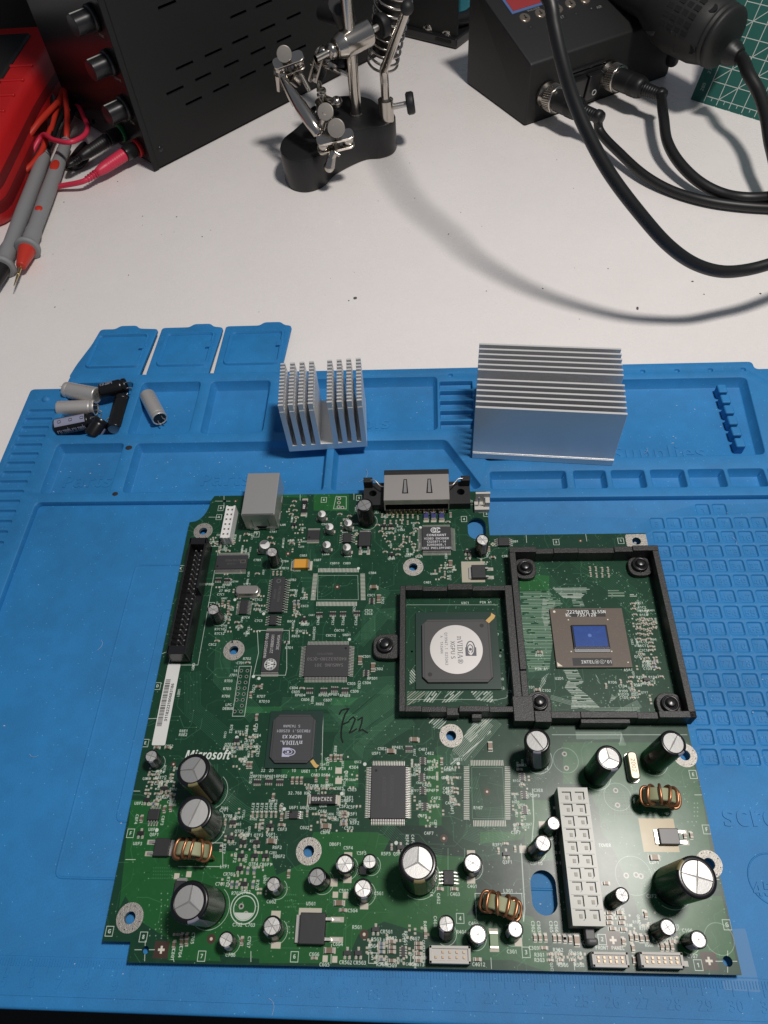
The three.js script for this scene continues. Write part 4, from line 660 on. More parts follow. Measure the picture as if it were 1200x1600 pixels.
  const vias = (x0, y0, x1, y1, nx, ny, c = 'rgba(170,190,168,0.7)', r = 2.2) => { for (let i = 0; i < nx; i++) for (let j = 0; j < ny; j++) { const p = P(x0 + (x1 - x0) * (nx > 1 ? i / (nx - 1) : 0), y0 + (y1 - y0) * (ny > 1 ? j / (ny - 1) : 0)); x.fillStyle = c; x.beginPath(); x.arc(p[0], p[1], r, 0, 7); x.fill(); } };
  vias(446, 1398, 462, 1417, 6, 3, 'rgba(70,130,80,0.9)'); vias(252, 1396, 262, 1466, 2, 8); vias(234, 1452, 262, 1462, 4, 2); vias(452, 1448, 458, 1466, 2, 3); vias(240, 1356, 268, 1372, 9, 4, 'rgba(60,120,72,0.8)'); vias(958, 1256, 1000, 1272, 10, 4, 'rgba(24,58,42,0.9)', 3); vias(1085, 1255, 1090, 1275, 2, 4); vias(1075, 1284, 1088, 1284, 3, 1);
  for (const [a, b] of [[934, 1292], [944, 1290], [950, 1294], [934, 1302], [936, 1312], [940, 1317], [948, 1317], [954, 1317]]) { const p = P(a, b); x.strokeStyle = '#20382c'; x.lineWidth = 3; x.beginPath(); x.arc(p[0], p[1], 6, 0, 7); x.stroke(); }
  // shining striped copper round the processor and under the frames
  const stripes = (s, dir, gap, c = '#c8ccc2') => {     // ragged runs of bare copper lines inside an outline
    gap *= 1.55; x.save(); x.beginPath(); s.trim().split(/\s+/).forEach((w, i) => { const q = P(...w.split(',').map(Number)); i ? x.lineTo(...q) : x.moveTo(...q); }); x.clip(); x.strokeStyle = c; x.lineWidth = gap * 0.58; const R = 2600, cx = Math.cos(dir), sx = Math.sin(dir);
    for (let k = -R; k < R; k += gap) { let t = -R + rnd() * 200; while (t < R) { const e = t + 60 + rnd() * 260; x.globalAlpha = 0.55 + 0.45 * rnd(); x.beginPath(); x.moveTo(1000 - sx * k + cx * t, 900 + cx * k + sx * t); x.lineTo(1000 - sx * k + cx * e, 900 + cx * k + sx * e); x.stroke(); t = e + 8 + rnd() * 26; } } x.restore(); };
  stripes('862,918 925,917 908,934 914,948 896,948 893,934 880,934', 0, 4); stripes('812,924 858,924 880,944 862,950 864,1000 858,1048 826,1050 815,980', 0, 4.4, 'rgba(150,172,150,0.95)');
  stripes('848,935 868,940 862,965 852,985 846,960', 0, 4, '#a9afa4'); stripes('880,1046 902,1046 912,1066 900,1072 918,1086 938,1106 892,1107 894,1086 882,1074 888,1062', 0, 4); stripes('846,1060 856,1052 852,1068 842,1080', 1.2, 4); stripes('930,1052 940,1070 934,1066', 1.1, 4);
  stripes('956,1085 964,1090 952,1098', 0, 4); stripes('950,922 975,922 976,932 950,932', 0, 8, '#a9b2a4'); stripes('984,928 995,928 995,932 984,932', 0, 5);
  stripes('636,1080 668,1080 655,1096 636,1102', -0.7, 5, '#a4a698'); stripes('668,1080 690,1080 676,1098 660,1096', -0.9, 6); stripes('700,1080 725,1080 712,1096 690,1098', -0.75, 5); stripes('735,1080 770,1080 770,1098 745,1094', -0.75, 6); stripes('640,1050 648,1040 650,1064 640,1070', 0.9, 5);
  stripes('668,1122 700,1122 690,1140 672,1136', -0.75, 5); stripes('745,1122 772,1122 735,1160 724,1150', -0.72, 4.4); stripes('700,1196 760,1150 766,1140 768,1146 726,1180 702,1200', -0.72, 6);
  for (let i = 0; i < 500; i++) { const p = P(760 + rnd() * 330 * 0.9, 870 + rnd() * 240); x.fillStyle = 'rgba(182,196,180,0.7)'; x.fillRect(p[0], p[1], 2 + rnd() * 3, 2 + rnd() * 3); }
  // thickets of tiny pads, marks and part numbers
  const thicket = (x0, y0, x1, y1, n) => { for (let i = 0; i < n; i++) { const p = P(x0 + rnd() * (x1 - x0), y0 + rnd() * (y1 - y0)), k = rnd(), v = rnd() > 0.5; x.save(); x.translate(Math.round(p[0] / 9) * 9, Math.round(p[1] / 9) * 9); if (v) x.rotate(Math.PI / 2); if (k < 0.45) { x.fillStyle = '#b4ae9f'; x.fillRect(-9, -4, 7, 8); x.fillRect(3, -4, 7, 8); } else if (k < 0.85) { x.fillStyle = '#c9cfc6'; x.font = 'bold 11px monospace'; x.fillText('CRQ'[Math.floor(rnd() * 3)] + (1 + Math.floor(rnd() * 8)) + 'ABCDEFG'[Math.floor(rnd() * 7)] + (1 + Math.floor(rnd() * 9)), -12, 4); } else { x.fillStyle = '#c3c2b4'; x.beginPath(); x.arc(0, 0, 3.4, 0, 7); x.fill(); } x.restore(); } };
  thicket(595, 800, 655, 870, 46); thicket(330, 838, 400, 862, 34); thicket(440, 780, 480, 860, 26); thicket(335, 890, 412, 992, 50); thicket(455, 920, 492, 1000, 24); thicket(228, 1200, 275, 1260, 46); thicket(352, 1135, 405, 1200, 34); thicket(345, 1260, 430, 1400, 56); thicket(480, 1180, 560, 1300, 56); thicket(640, 1170, 685, 1290, 40); thicket(690, 1195, 716, 1270, 20); thicket(800, 1190, 830, 1300, 36); thicket(985, 935, 1025, 1100, 50); thicket(940, 1420, 1060, 1482, 46); thicket(640, 1440, 670, 1510, 20); thicket(570, 1460, 640, 1508, 30); thicket(676, 880, 712, 912, 16); thicket(860, 1485, 910, 1510, 14); thicket(530, 795, 560, 870, 20); thicket(730, 850, 770, 880, 12);
  // empty footprints
  const foot = (c, t, nx, ny) => { const [x0, y0, x1, y1] = c, lp = t; const one = (px, py, w, h) => { const p = P(px, py); x.fillStyle = '#c8c4ba'; x.fillRect(p[0] - w / 2, p[1] - h / 2, w, h); }; for (let i = 0; i < nx; i++) { const f = (i + 0.5) / nx, px = x0 + (x1 - x0) * f; one(px + lp[0], y0 - 5, 3.6, 20); one(px + lp[1], y1 + 5.5, 3.6, 20); } for (let i = 0; i < ny; i++) { const f = (i + 0.5) / ny, py = y0 + (y1 - y0) * f; one(x0 - 6 + lp[2] * (f - 0.5), py, 20, 3.6); one(x1 + 6 + lp[3] * (f - 0.5), py, 20, 3.6); } };
  foot([497, 896, 561, 938], [0, -3, -4, 1], 30, 20); foot([735, 1197, 787, 1281], [0, 4, 0, 0], 20, 30);
  line('497,899 559,899 560,937 496,937 497,899', '#9fb0a0', 2); line('737,1199 785,1199 790,1279 738,1279 737,1199', '#6f8c78', 1.5);
  // test dots, fiducials
  for (const [a, b, r] of [[527, 917, 12], [761, 1237, 12], [693.5, 1310, 13], [569, 1460, 14], [330, 1467, 14], [450, 865, 12], [907, 845, 9], [200, 1194, 9], [271, 1194, 10], [368, 783, 9]]) { const p = P(a, b); x.fillStyle = '#4c3a30'; x.beginPath(); x.arc(p[0], p[1], r, 0, 7); x.fill(); x.fillStyle = '#d2c6b4'; x.beginPath(); x.arc(p[0], p[1], r * 0.36, 0, 7); x.fill(); }
  for (const [a, b] of [[252, 1484], [1108, 1501.5], [958, 1469]]) { const p = P(a, b); x.fillStyle = '#45352e'; x.fillRect(p[0] - 24, p[1] - 24, 48, 48); x.fillStyle = '#d8d2c2'; x.fillRect(p[0] - 3.5, p[1] - 11, 7, 22); x.fillRect(p[0] - 11, p[1] - 3.5, 22, 7); }
  for (const p of prints) p(x);
  // white print
  const W = '#d2d8cf';
  const put2 = (t, px, py, size, rot = 0, font = 'sans-serif', wt = 'bold', c = W) => { const p = P(px, py); x.save(); x.translate(...p); x.rotate(rot); x.scale(size * S / 100, size * S / 100); x.font = `${wt} 100px ${font}`; x.textAlign = 'center'; x.textBaseline = 'middle'; x.fillStyle = c; x.fillText(t, 0, 0); x.restore(); };
  const words = `C7F1 350,1266;R7F5 356,1275;Q7F1 373,1278;C8F3 254,1282v;C8F4 213,1280v;U8F1 239,1296;Q8F1 241,1304;U8F3 215,1318;U8F2 217,1255;Q7F2 374,1299;CR7F1 385,1305;Q7F3 404,1305;C6F5 427,1309;R7F7 350,1326v;C7F2 367,1340v;L7F1 351,1354;CR7G1 358,1366;Q7F4 396,1350;CR6F1 415,1351;DB6F2 436,1338;R6F2 433,1324;C7G1 344,1381;R7G2 356,1378v;R7G1 369,1396;Q7G2 384,1394;R7G3 402,1383v;C7G2 371,1445;C7G3 391,1445;C7G5 301,1466v;C7G4 282,1487v;C8G1 270,1492v;C7G6 360,1492;C7G7 389,1472v;C6G2 424,1409;
U5G1 486,1412;C5G2 537,1392;C5G1 592,1396;C5G4 551,1423;R5G1 558,1449;CR5G1 604,1456;C6G4 528,1475;C6G6 491,1491;C6G5 507,1507;CR5G2 540,1504;CR5G3 562,1504;R5G3 588,1468;R5G2 612,1466;R5G4 583,1478;R5G8 596,1507;R5G9 612,1508;RP5G1 634,1466v;C4G7 648,1467;C4G10 655,1496;C4G13 653,1507;C4G12 748,1507;C4G1 738,1385;C4G3 711,1397;C4G2 685,1404v;C4G14 674,1390v;DB6F1 524,1319;C5F4 544,1325;C5F5 565,1333;R5F5 603,1334;Q5F1 622,1334;R5F4 636,1312v;C4F6 645,1312v;C6F1 504,1268;R6F5 519,1278;C5F2 537,1260;C5F1 551,1261;R5F1 551,1272;C5F3 545,1294;R5F2 554,1286;C6F4 508,1301;U6F1 459,1262;U6U1 476,1262;C6U2 476,1293;C6F3 441,1296;Q6F1 423,1304;R6F1 427,1252;32.768 KHZ 468,1239;Y6F1 545,1246;Y6F2 545,1251;
RP7E1 404,1213;RP6E1 422,1213;RP6E2 440,1213;22 411,1204;20 424,1204;10 459,1204;U6E1 478,1205;1 494,1204;C6E4 491,1228;R6E5 508,1228;C6E5 530,1232;C6E3 493,1211;R6E4 509,1211;C6E2 541,1211v;C6E1 512,1190v;R6E2 524,1172v;PIN A1 509,1201;C7D1 376,1036;R7D2 386,1029;C7D2 396,1076v;J7D1 364,1055;R7D3 357,1064;R7D5 355,1076;R7D6 353,1088;LPC 357,1101;DEBUG 356,1107;R7D7 408,1088;R7D10 413,1096;C7D3 400,1137v;R7E1 374,1144;Q7E1 358,1163;R7E6 356,1168;R7E4 401,1149;R7E5 391,1158;C7E1 403,1176v;R7E2 361,1139v;R7E3 385,1140v;R7E8 382,1189v;R7E10 392,1215v;R7E9 380,1187;U7D1 452,1012;16 368,1048;R8E1 287,1142;R8E2 286,1148;C8E2 264,1166;R8E4 250,1206;R8E7 249,1215;C8E4 248,1224;U8E1 279,1083v;R8F1 260,1246;C8F1 268,1253;
R7Y1 395,1262v;R7Y3 402,1262v;R7Y2 409,1262v;R7F2 416,1262v;R6F2 423,1262v;R6F3 430,1262v;C6F2 440,1262v;CMD1 302,1042v;U8B1 388,868v;C8B1 344,836;C8A1 333,847;RP8B2 327,913;RP8B1 355,914;27 MHZ 351,923;R7A1 367,840v;C7B5 402,875;C7B4 445,877;R7B13 444,888;C6B3 474,868;C6B7 496,875;C6B8 464,891;U7B2 457,906;Y7C1 386,913;U7C1 397,934;C7C1 345,929;C7C2 404,937;R7C2 402,952;R7C3 354,965;R7C4 384,965;R7C9 374,980;R7C10 343,983;R7C12 343,990;C8C2 332,1007;C7C3 404,970;R7C5 388,985v;C6C2 475,935;C6C3 476,947;R6C4 455,971;R6C3 476,976;Q6C1 478,975;C6C11 472,986;R6C6 462,994;C6C8 491,985v;R6C1 462,928v;C6C10 530,985;U6D1 542,992;C6C12 517,993;C7A2 389,835;JA1 400,832;LAN 442,820;C7A1 427,831;
R6B1 455,845;C6A4 509,866;C6A3 544,869;C5A1 508,819;J5A1 590,801;C5B1 608,832;U5B1 571,862;Q5B1 612,873;C4B2 640,866;U4B1 655,870;C4B1 668,910;R4B3 697,868v;C5B2 627,828;RP6C1 497,970v;RP5C1 520,970v;RP5C2 536,970v;RP5C3 556,970v;C5C4 553,953v;C5C3 576,954;C5C6 576,959;C5C1 580,930;C5C2 598,938v;C6B10 523,880;C6B9 542,880;C5B4 582,895;C5D1 573,1026;C5D2 592,1045;RP5D1 582,1060;C5D4 573,1067;C5D3 561,1070v;C5D5 549,1068;C5D6 554,1080;RP6D2 506,1086;RP6D1 522,1085;RP6D3 539,1087;C6D7 512,1094;R6D2 500,1100;R6D1 488,1094v;C6D4 459,1075;C6D5 462,1081;RP6D4 469,1086;C6D6 477,1093;
C5E2 597,1170;RP4E1 621,1168;C4E1 661,1171;C4E2 671,1177;RP4E2 676,1190;C4E5 670,1202;RP4E3 675,1215;C4E8 667,1227;RP4F1 675,1235;C4F2 681,1247;RP4F2 678,1259;C4F5 660,1275;U5F1 588,1177;C5E4 553,1199;C5E5 550,1234;C4E4 701,1200;C4E6 699,1215;C4E7 699,1232;C4F1 699,1238;C4F3 703,1255;U3C1 727,942;PIN A1 759,941;U3E1 716,1187;C4F7 670,1302;U4F1 706,1265v;R3F1 777,1320;Q3F1 793,1347;C3F10 838,1349;C3F7 806,1301;C3E8 841,1235;C3F3 836,1243;L3G1 794,1392;C4G6 740,1443;R4G4 721,1456;C4G8 680,1440v;R4G1 664,1448v;C3G1 800,1487;C3G2 833,1448v;C3G3 842,1448v;C3G5 861,1448v;C3G6 869,1448v;C3G9 834,1481;R3G1 843,1492;R3G3 843,1500;R3G2 872,1484;R3G5 901,1490;R3G6 880,1508;R3G8 905,1508;FRONT PANEL 953,1481;R1G7 747,1262;C1G6 1074,1454;C1G7 1082,1494;C2E2 850,1200;C2E1 1020,1203;C2F1 1022,1347;C2F2 1018,1400;TOVER 945,1321;C2G4 918,1473;
R1C1 999,942;R1C2 1003,949;R1C3 1006,955;R1C4 1006,961;C1C5 1012,968;R1C15 1003,1003;R1C17 1005,1009;C1C16 1007,1016;Q1D1 998,1026;R1D2 1010,1035;R1D3 1010,1040;C1D3 1012,1045;R1D4 1020,1058;R1D5 1001,1058;R1D6 957,1066;R1D7 997,1070;R1D8 1010,1068;C1D4 973,1072;R1D9 974,1080;R1D10 974,1085;C1D5 975,1090;C1D1 829,1074;C1D2 854,1079;R1D1 843,1024;PIN A1 846,1045;U2D1 874,1060;A5 978,1047;A7 985,1046;10 776,991;20 780,1025;30 784,1061;32 785,1075;C1C1 800,1080;U3B1 804,846;C3B1 790,869;C3B2 757,857;J2A1 737,785v`;
  for (const w of words.split(/[;\n]+/)) { const m = w.trim().match(/^(.*) ([\d.]+),([\d.]+)(v?)$/); if (m) put2(m[1], +m[2], +m[3], 1.5, m[4] ? Math.PI / 2 : 0, 'monospace'); }
  for (const w of `D 246,1072;E 227,1161;F 204,1302;G 171,1455;8 224,1464;7 315,1494;6 460,1495;5 582,1497;4 719,1435;3 822,1488;2 941,1468;1 1091,1508;E 1083,1210;F 1104,1296;G 1136,1445;B 345,794;A 342,808;7 401,835;6 506,781;5 561,778;4 725,811;A 752,797;3 760,803;2 869,847;1 970,845;D 330,946;C 283,888`.split(';')) {
    const [t, xy] = w.split(' '), [a, b] = xy.split(',').map(Number), p = P(a, b); put2(t, a, b, 1.7); x.strokeStyle = W; x.lineWidth = 2; x.strokeRect(p[0] - 12, p[1] - 14, 24, 28);
  }
  // section marks along the edges, outlines of footprints
  for (const s of ['196,1343 212,1343', '176,1361 182,1361', '270,1495 272,1503', '392,1486 392,1503', '518,1475 517,1506', '642,1492 641,1509', '767,1496 768,1514', '897,1500 898,1516', '822,836 823,848', '915,834 917,846', '553,770 553,781', '469,772 469,782', '219,1236 208,1236', '257,1122 230,1123', '1085,1242 1097,1242', '1124,1374 1112,1374', '290,1006 252,1022', '341,783 336,783 360,783', '350,773 350,794', '340,808 326,808', '1137,1485 1137,1520', '1118,1502 1152,1502', '227,1469 226,1502', '210,1484 242,1484']) line(s, W, 2);
  line('278,1354 348,1354 348,1317 278,1317', W, 2); line('745,1440 742,1396 815,1396 818,1440', W, 2); line('814,1318 820,1420 818,1440', 'rgba(200,206,198,0.8)', 4); line('832,1232 834,1280 830,1330', 'rgba(200,206,198,0.8)', 4); line('402,985 452,985 452,1006 448,1006 448,1045 446,1055 396,1055 404,1020 402,985', W, 2); line('374,1041 393,1041 382,1119 363,1119 374,1041', W, 2); line('635,945 778,945', 'rgba(205,212,204,0.8)', 2); line('636,1093 776,1093', 'rgba(205,212,204,0.8)', 2); line('505,1112 503,1200', W, 2); line('525,776 541,776 541,795 521,795 525,776', W, 2);
  line('800,990 792,1090 770,1095', 'rgba(205,212,204,0.8)', 2); line('862,1148 1074,1148', 'rgba(205,212,204,0.7)', 3); line('880,1125 996,1119', 'rgba(205,212,204,0.8)', 3); line('700,1325 700,1400', 'rgba(150,180,150,0.7)', 2); line('726,1325 726,1345', 'rgba(150,180,150,0.7)', 2);
  for (let j = 0; j < 8; j++) for (let i = 0; i < 2; i++) if (!(j === 6 && i === 0)) { const p = P(377 - j * 1.45 + i * 9.6, 1048 + j * 9.1); x.fillStyle = '#8d928a'; x.beginPath(); x.arc(p[0], p[1], 7, 0, 7); x.fill(); x.fillStyle = '#141a17'; x.beginPath(); x.arc(p[0], p[1], 4.4, 0, 7); x.fill(); }
  for (const [a, b] of [[530, 779], [529.5, 785.5], [529, 792], [535, 793], [882, 1178], [885, 1200], [994, 1367], [962, 1235], [965, 1258], [978.5, 1368], [1001.5, 1369], [377, 1416], [384, 1428]]) { const p = P(a, b); x.fillStyle = '#a8a79c'; x.beginPath(); x.arc(p[0], p[1], 9, 0, 7); x.fill(); x.fillStyle = '#2c302c'; x.beginPath(); x.arc(p[0], p[1], 4.5, 0, 7); x.fill(); }
  for (const [a, b, r] of [[884, 1188, 44], [990, 1368, 58], [965, 1245, 46], [1124, 1467, 44]]) { const p = P(a, b); x.strokeStyle = 'rgba(205,212,204,0.55)'; x.lineWidth = 2; x.beginPath(); x.arc(p[0], p[1], r, 0, 7); x.stroke(); }
  { const p = P(382, 1419); x.strokeStyle = W; x.lineWidth = 3; for (const r of [46, 36]) { x.beginPath(); x.arc(p[0], p[1], r, 0, 7); x.stroke(); } x.fillStyle = '#c9cfc6'; x.beginPath(); x.arc(p[0], p[1], 34, 0.4, 2.75); x.fill(); }
  for (const [a, b] of [[404.5, 1060], [546, 999], [570, 1194], [716, 1193], [470, 1182], [396, 1057], [560, 888], [370, 1152], [245, 1297], [444, 1264], [534, 1240], [619, 1317], [412, 959], [367, 937], [657, 824]]) { const p = P(a, b); x.fillStyle = W; x.beginPath(); x.arc(p[0], p[1], 6.5, 0, 7); x.fill(); }
  // maker's name and the handwritten mark
  { const p = P(325, 1179.5); x.save(); x.translate(...p); x.transform(1, 0, -0.22, 1, 0, 0); x.font = 'bold 46px sans-serif'; x.fillStyle = '#dfe3dc'; x.textAlign = 'center'; x.textBaseline = 'middle'; x.fillText('Microsoft', 0, 0, 172); x.font = '14px sans-serif'; x.fillText('®', 96, -12); x.restore(); }
  x.lineCap = x.lineJoin = 'round';
  for (const s of ['530,1116 533.5,1110 539,1108 545,1107.5 539,1116 535,1129 533,1143 533,1152 535.5,1160', '536,1131.5 540,1130 545,1127.5', '546,1125 552,1120 555,1124 551,1134 546,1145 551,1143 557,1139', '559,1125 566,1121 565,1130 561,1142 566,1140 574,1145']) line(s, '#0c1512', 6);
});
{
  const o = [[0, 0], [10.3, 0], [10.4, -6.2], [218.5, -6.1], [219, 168.3], [146.6, 168.3], [146.4, 194.3], [9.9, 194.3]];
  for (let i = 0; i <= 8; i++) { const a = i / 8 * Math.PI / 2; o.push([9.9 - 1.4 - 8.6 * 0.95 * (1 - Math.cos(a)) * 0.9, 191.5 - 12.8 * Math.sin(a)]); }
  o.push([-0.2, 178.5]);
  const g = new THREE.ExtrudeGeometry(shape(o, HOLES.map((h) => [...h].reverse())), { depth: 1.6, bevelEnabled: false, curveSegments: 6 }).rotateX(-Math.PI / 2).translate(0, -1.6, 0);
  const p = g.attributes.position, uv = g.attributes.uv; for (let i = 0; i < p.count; i++) uv.setXY(i, p.getX(i) * S / BW, 1 - (VMAX + p.getZ(i)) * S / BH);
  const gloss = noiseTex(256, (a, b, c, d) => 255 * (0.62 + 0.3 * a * b + 0.1 * c), 5);
  const m = mesh('circuit_board', g, [new THREE.MeshPhysicalMaterial({ map: faceTex, bumpMap: faceTex, bumpScale: 0.00005, roughness: 0.6, roughnessMap: gloss, specularIntensity: 0.2, clearcoat: 0.42, clearcoatRoughness: 0.26 }), std(col(0.03, 0.09, 0.045), 0.6)], board);
  // solder tails underneath hold the board just off the mat
  const tails = []; for (const [u, v] of [[4, 30], [30, 5], [110, -2], [210, 5], [214, 90], [214, 164], [150, 160], [100, 190], [14, 190], [3, 150], [60, 100], [120, 60]]) tails.push(cyl(0.6, 0.2, 2.4, u, -4.0, -v, 8)); stuff(mesh('solder_tail', mg(tails), M.lead, board));
}
// ---------------------------------------------------------------- the two aluminium coolers standing on the mat
{
  const A = at(452, 706, 3), B = at(574, 698, 3), w = A.distanceTo(B), D = 31, H = 35;
  const k = thing('pin_heatsink', 'small silver pin-fin heatsink split in two halves by a wide gap', 'heatsink');
  put(k, (A.x + B.x) / 2, 3, (A.z + B.z) / 2); k.rotation.y = Math.atan2(-(B.z - A.z), B.x - A.x);
  mesh('base', boxUV(rb(w, 4.6, D, 0.3, 0, 2.3, -D / 2)), M.extruded, k);
  const cols = [0, 1, 2, 3, 4.9, 5.9, 6.9, 7.9].map((q) => -w / 2 + 1.35 + q * (w - 2.7) / 7.9), n = 13, pit = D / n;
  for (const x of cols) {
    mesh('fin', boxUV(mg([bx(2.5, H - 4.6 - 4.6, D, x, 4.5 + (H - 9.2) / 2, -D / 2), ...Array.from({ length: n }, (_, i) => rb(2.5, 5, pit * 0.42, 0.12, x, H - 2.5, -pit * (i + 0.5) + pit * 0.22))])), M.extruded, k);
  }
}
{
  const A = at(737.5, 716, 3), B = at(957, 728, 3), w = A.distanceTo(B), D = 49, H = 36.4;
  const k = thing('fin_heatsink', 'large silver heatsink with long thin straight fins lying across the right tray', 'heatsink');
  put(k, (A.x + B.x) / 2, 3, (A.z + B.z) / 2); k.rotation.y = Math.atan2(-(B.z - A.z), B.x - A.x);
  mesh('base', boxUV(mg([rb(w, 4.2, D, 0.3, 0, 2.1, -D / 2), rb(w, 0.9, 1.4, 0.25, 0, 4.3, -0.9)])), M.extruded, k);
  const zs = [1.9, 5.55, 9.2, 12.85, 16.5, 20.15, 27, 30.65, 34.3, 37.95, 41.6, 45.25];
  zs.forEach((z, i) => {
    const pts = i === 0 ? [[1.5, 3.8], [1.35, 5], [1.15, 7], [0.95, 9.5], [0.8, 12.5], [0.7, 17], [0.6, H], [-0.6, H], [-0.7, 3.4]] : [[0.7, 3.4], [0.55, H], [-0.55, H], [-0.7, 3.4]];
    const s = shape(pts), g = new THREE.ExtrudeGeometry(s, { depth: w - 0.6, bevelEnabled: true, bevelThickness: 0.2, bevelSize: 0.12, bevelOffset: -0.12, bevelSegments: 1 }).rotateY(Math.PI / 2);
    // shape x -> -z (towards the back is negative), extrusion along x
    g.translate(-w / 2 + 0.2, 0, 0); const p = g.attributes.position; for (let j = 0; j < p.count; j++) p.setZ(j, -p.getZ(j) - z); g.computeVertexNormals();
    const idx = g.attributes.position.array; for (let j = 0; j < idx.length; j += 9) for (let q = 0; q < 3; q++) { const t = idx[j + 3 + q]; idx[j + 3 + q] = idx[j + 6 + q]; idx[j + 6 + q] = t; } g.computeVertexNormals();
    mesh('fin', boxUV(i === 0 ? toCreasedNormals(g, 0.45) : g), M.extruded, k);
  });
}
// ---------------------------------------------------------------- loose capacitors lying in the first two trays
function looseCap(name, label, a, b, D, kind, o = {}) {    // a: the plain end, b: the end with the two wires
  const L = a.distanceTo(b), R = D / 2, k = thing(name, label, 'capacitor', 'loose capacitors in the parts trays');
  put(k, a.x, a.y, a.z); k.quaternion.setFromUnitVectors(V(0, 1, 0), b.clone().sub(a).normalize());
  if (o.spin) k.quaternion.multiply(new THREE.Quaternion().setFromAxisAngle(V(0, 1, 0), o.spin));
  const can = kind === 'silver', e = 0.7;
  mesh(can ? 'can' : 'sleeve', lathe([[0, 0.25], [R * 0.8, 0.25], [R * 0.86, 0], [R * 0.96, 0.15], [R, e], [R, L - 3.6], [R * 0.91, L - 2.8], [R * 0.91, L - 2.4], [R, L - 1.7], [R * 0.98, L - 0.3], [R * 0.9, L], [R * 0.8, L - 0.5]], 40), can ? M.aluCan : M.sleeve, k);
  mesh('seal', cyl(R * 0.82, R * 0.82, 0.6, 0, L - 1.2, 0, 28), M.rubber, k);
  for (const s of [-1, 1]) mesh('wire', tube([V(s * R * 0.4, L - 0.8, 0), V(s * R * 0.42, L + 1.2, 0.2), V(s * R * 0.5 + (o.bend ?? 0.3), L + 2.8, 0.8)], 0.32, 10, 7), M.lead, k);
  if (can) mesh('end_stamp', new THREE.CircleGeometry(R * 0.72, 24).rotateX(Math.PI / 2).translate(0, 0.2, 0), std(col(1, 1, 1), 0.45, 0.7, { map: canvasTex(96, 96, (x) => { x.fillStyle = '#a9a49d'; x.fillRect(0, 0, 96, 96); x.fillStyle = '#4b4843'; x.font = 'bold 24px sans-serif'; x.textAlign = 'center'; x.fillText('J25', 48, 34); x.fillText('220', 48, 62); x.fillText('6.3', 48, 88); }) }), k);
  else {
    mesh('lid', cyl(R * 0.8, R * 0.8, 0.1, 0, 0.18, 0, 28), M.alu, k);
    const t = canvasTex(512, 256, (x) => { x.fillStyle = '#101013'; x.fillRect(0, 0, 512, 256); x.fillStyle = '#8d90a6'; x.fillRect(0, 120, 512, 84); x.fillStyle = '#9a9cae'; x.font = 'bold 62px sans-serif'; x.fillText(o.text ?? '6.3V 3300µF', 14, 84, 484); x.strokeStyle = '#23232c'; x.lineWidth = 6; for (const q of [60, 250, 440]) { x.beginPath(); x.roundRect(q, 150, 56, 24, 12); x.stroke(); } });
    const g = lathe([[R + 0.03, 0.9], [R + 0.03, L - 3.8]], 30, o.face ?? 0, Math.PI * 1.1), uv = g.attributes.uv; for (let i = 0; i < uv.count; i++) uv.setXY(i, uv.getY(i), uv.getX(i));
    mesh('print', g, std(col(1, 1, 1), 0.25, 0, { map: t }), k);
  }
  return k;
}
M.aluCan = std(col(0.66, 0.63, 0.60), 0.38, 0.65, { bumpMap: grain, bumpScale: 0.00003 });
const both = (p, q, h, h2 = h) => [at(p[0], p[1], h), at(q[0], q[1], h2)];
{
  const c1 = both([152, 618], [103, 609], 5.5, 4.8); looseCap('loose_capacitor', 'bare silver capacitor can lying at the back left of the pile in the first tray', c1[0], c1[1], 9.4, 'silver');
  const c3 = both([91, 639], [150, 637], 2.4, 1.5); looseCap('loose_capacitor', 'bare silver capacitor can in the middle of the pile, stamped end facing left', c3[0], c3[1], 9, 'silver');
  const c7 = both([230, 617], [250, 655], 1.6, 1.6); looseCap('loose_capacitor', 'single bare silver capacitor alone in the second tray with its wires facing the viewer', c7[0], c7[1], 8.8, 'silver', { spin: 1.2 });
  const c2 = both([157, 612], [198, 602], 4.6, 4.6); looseCap('loose_capacitor', 'black capacitor with grey stripe at the back right corner of the pile, wires pointing right', c2[0], c2[1], 8.8, 'black', { face: 2.2 });
  const c4 = both([87, 668], [147, 656], 2.6, 2.6); looseCap('loose_capacitor', 'black capacitor with broad grey stripe and printed voltage at the front left of the pile', c4[0], c4[1], 9.4, 'black', { face: 3.9, text: '6.3V 3300µF 6.3V 3300µF' });
  const c5 = both([143, 682], [160, 656], 1.4, 5); looseCap('loose_capacitor', 'plain black capacitor tipped up at the front middle of the pile', c5[0], c5[1], 9, 'black', { face: 0.3 });
  const c6 = both([179, 672], [192, 622], 1.2, 1.4); looseCap('loose_capacitor', 'glossy black capacitor lying along the right wall of the first tray', c6[0], c6[1], 9, 'black', { face: 1.2, text: 'Rubycon 2200µF' });
}
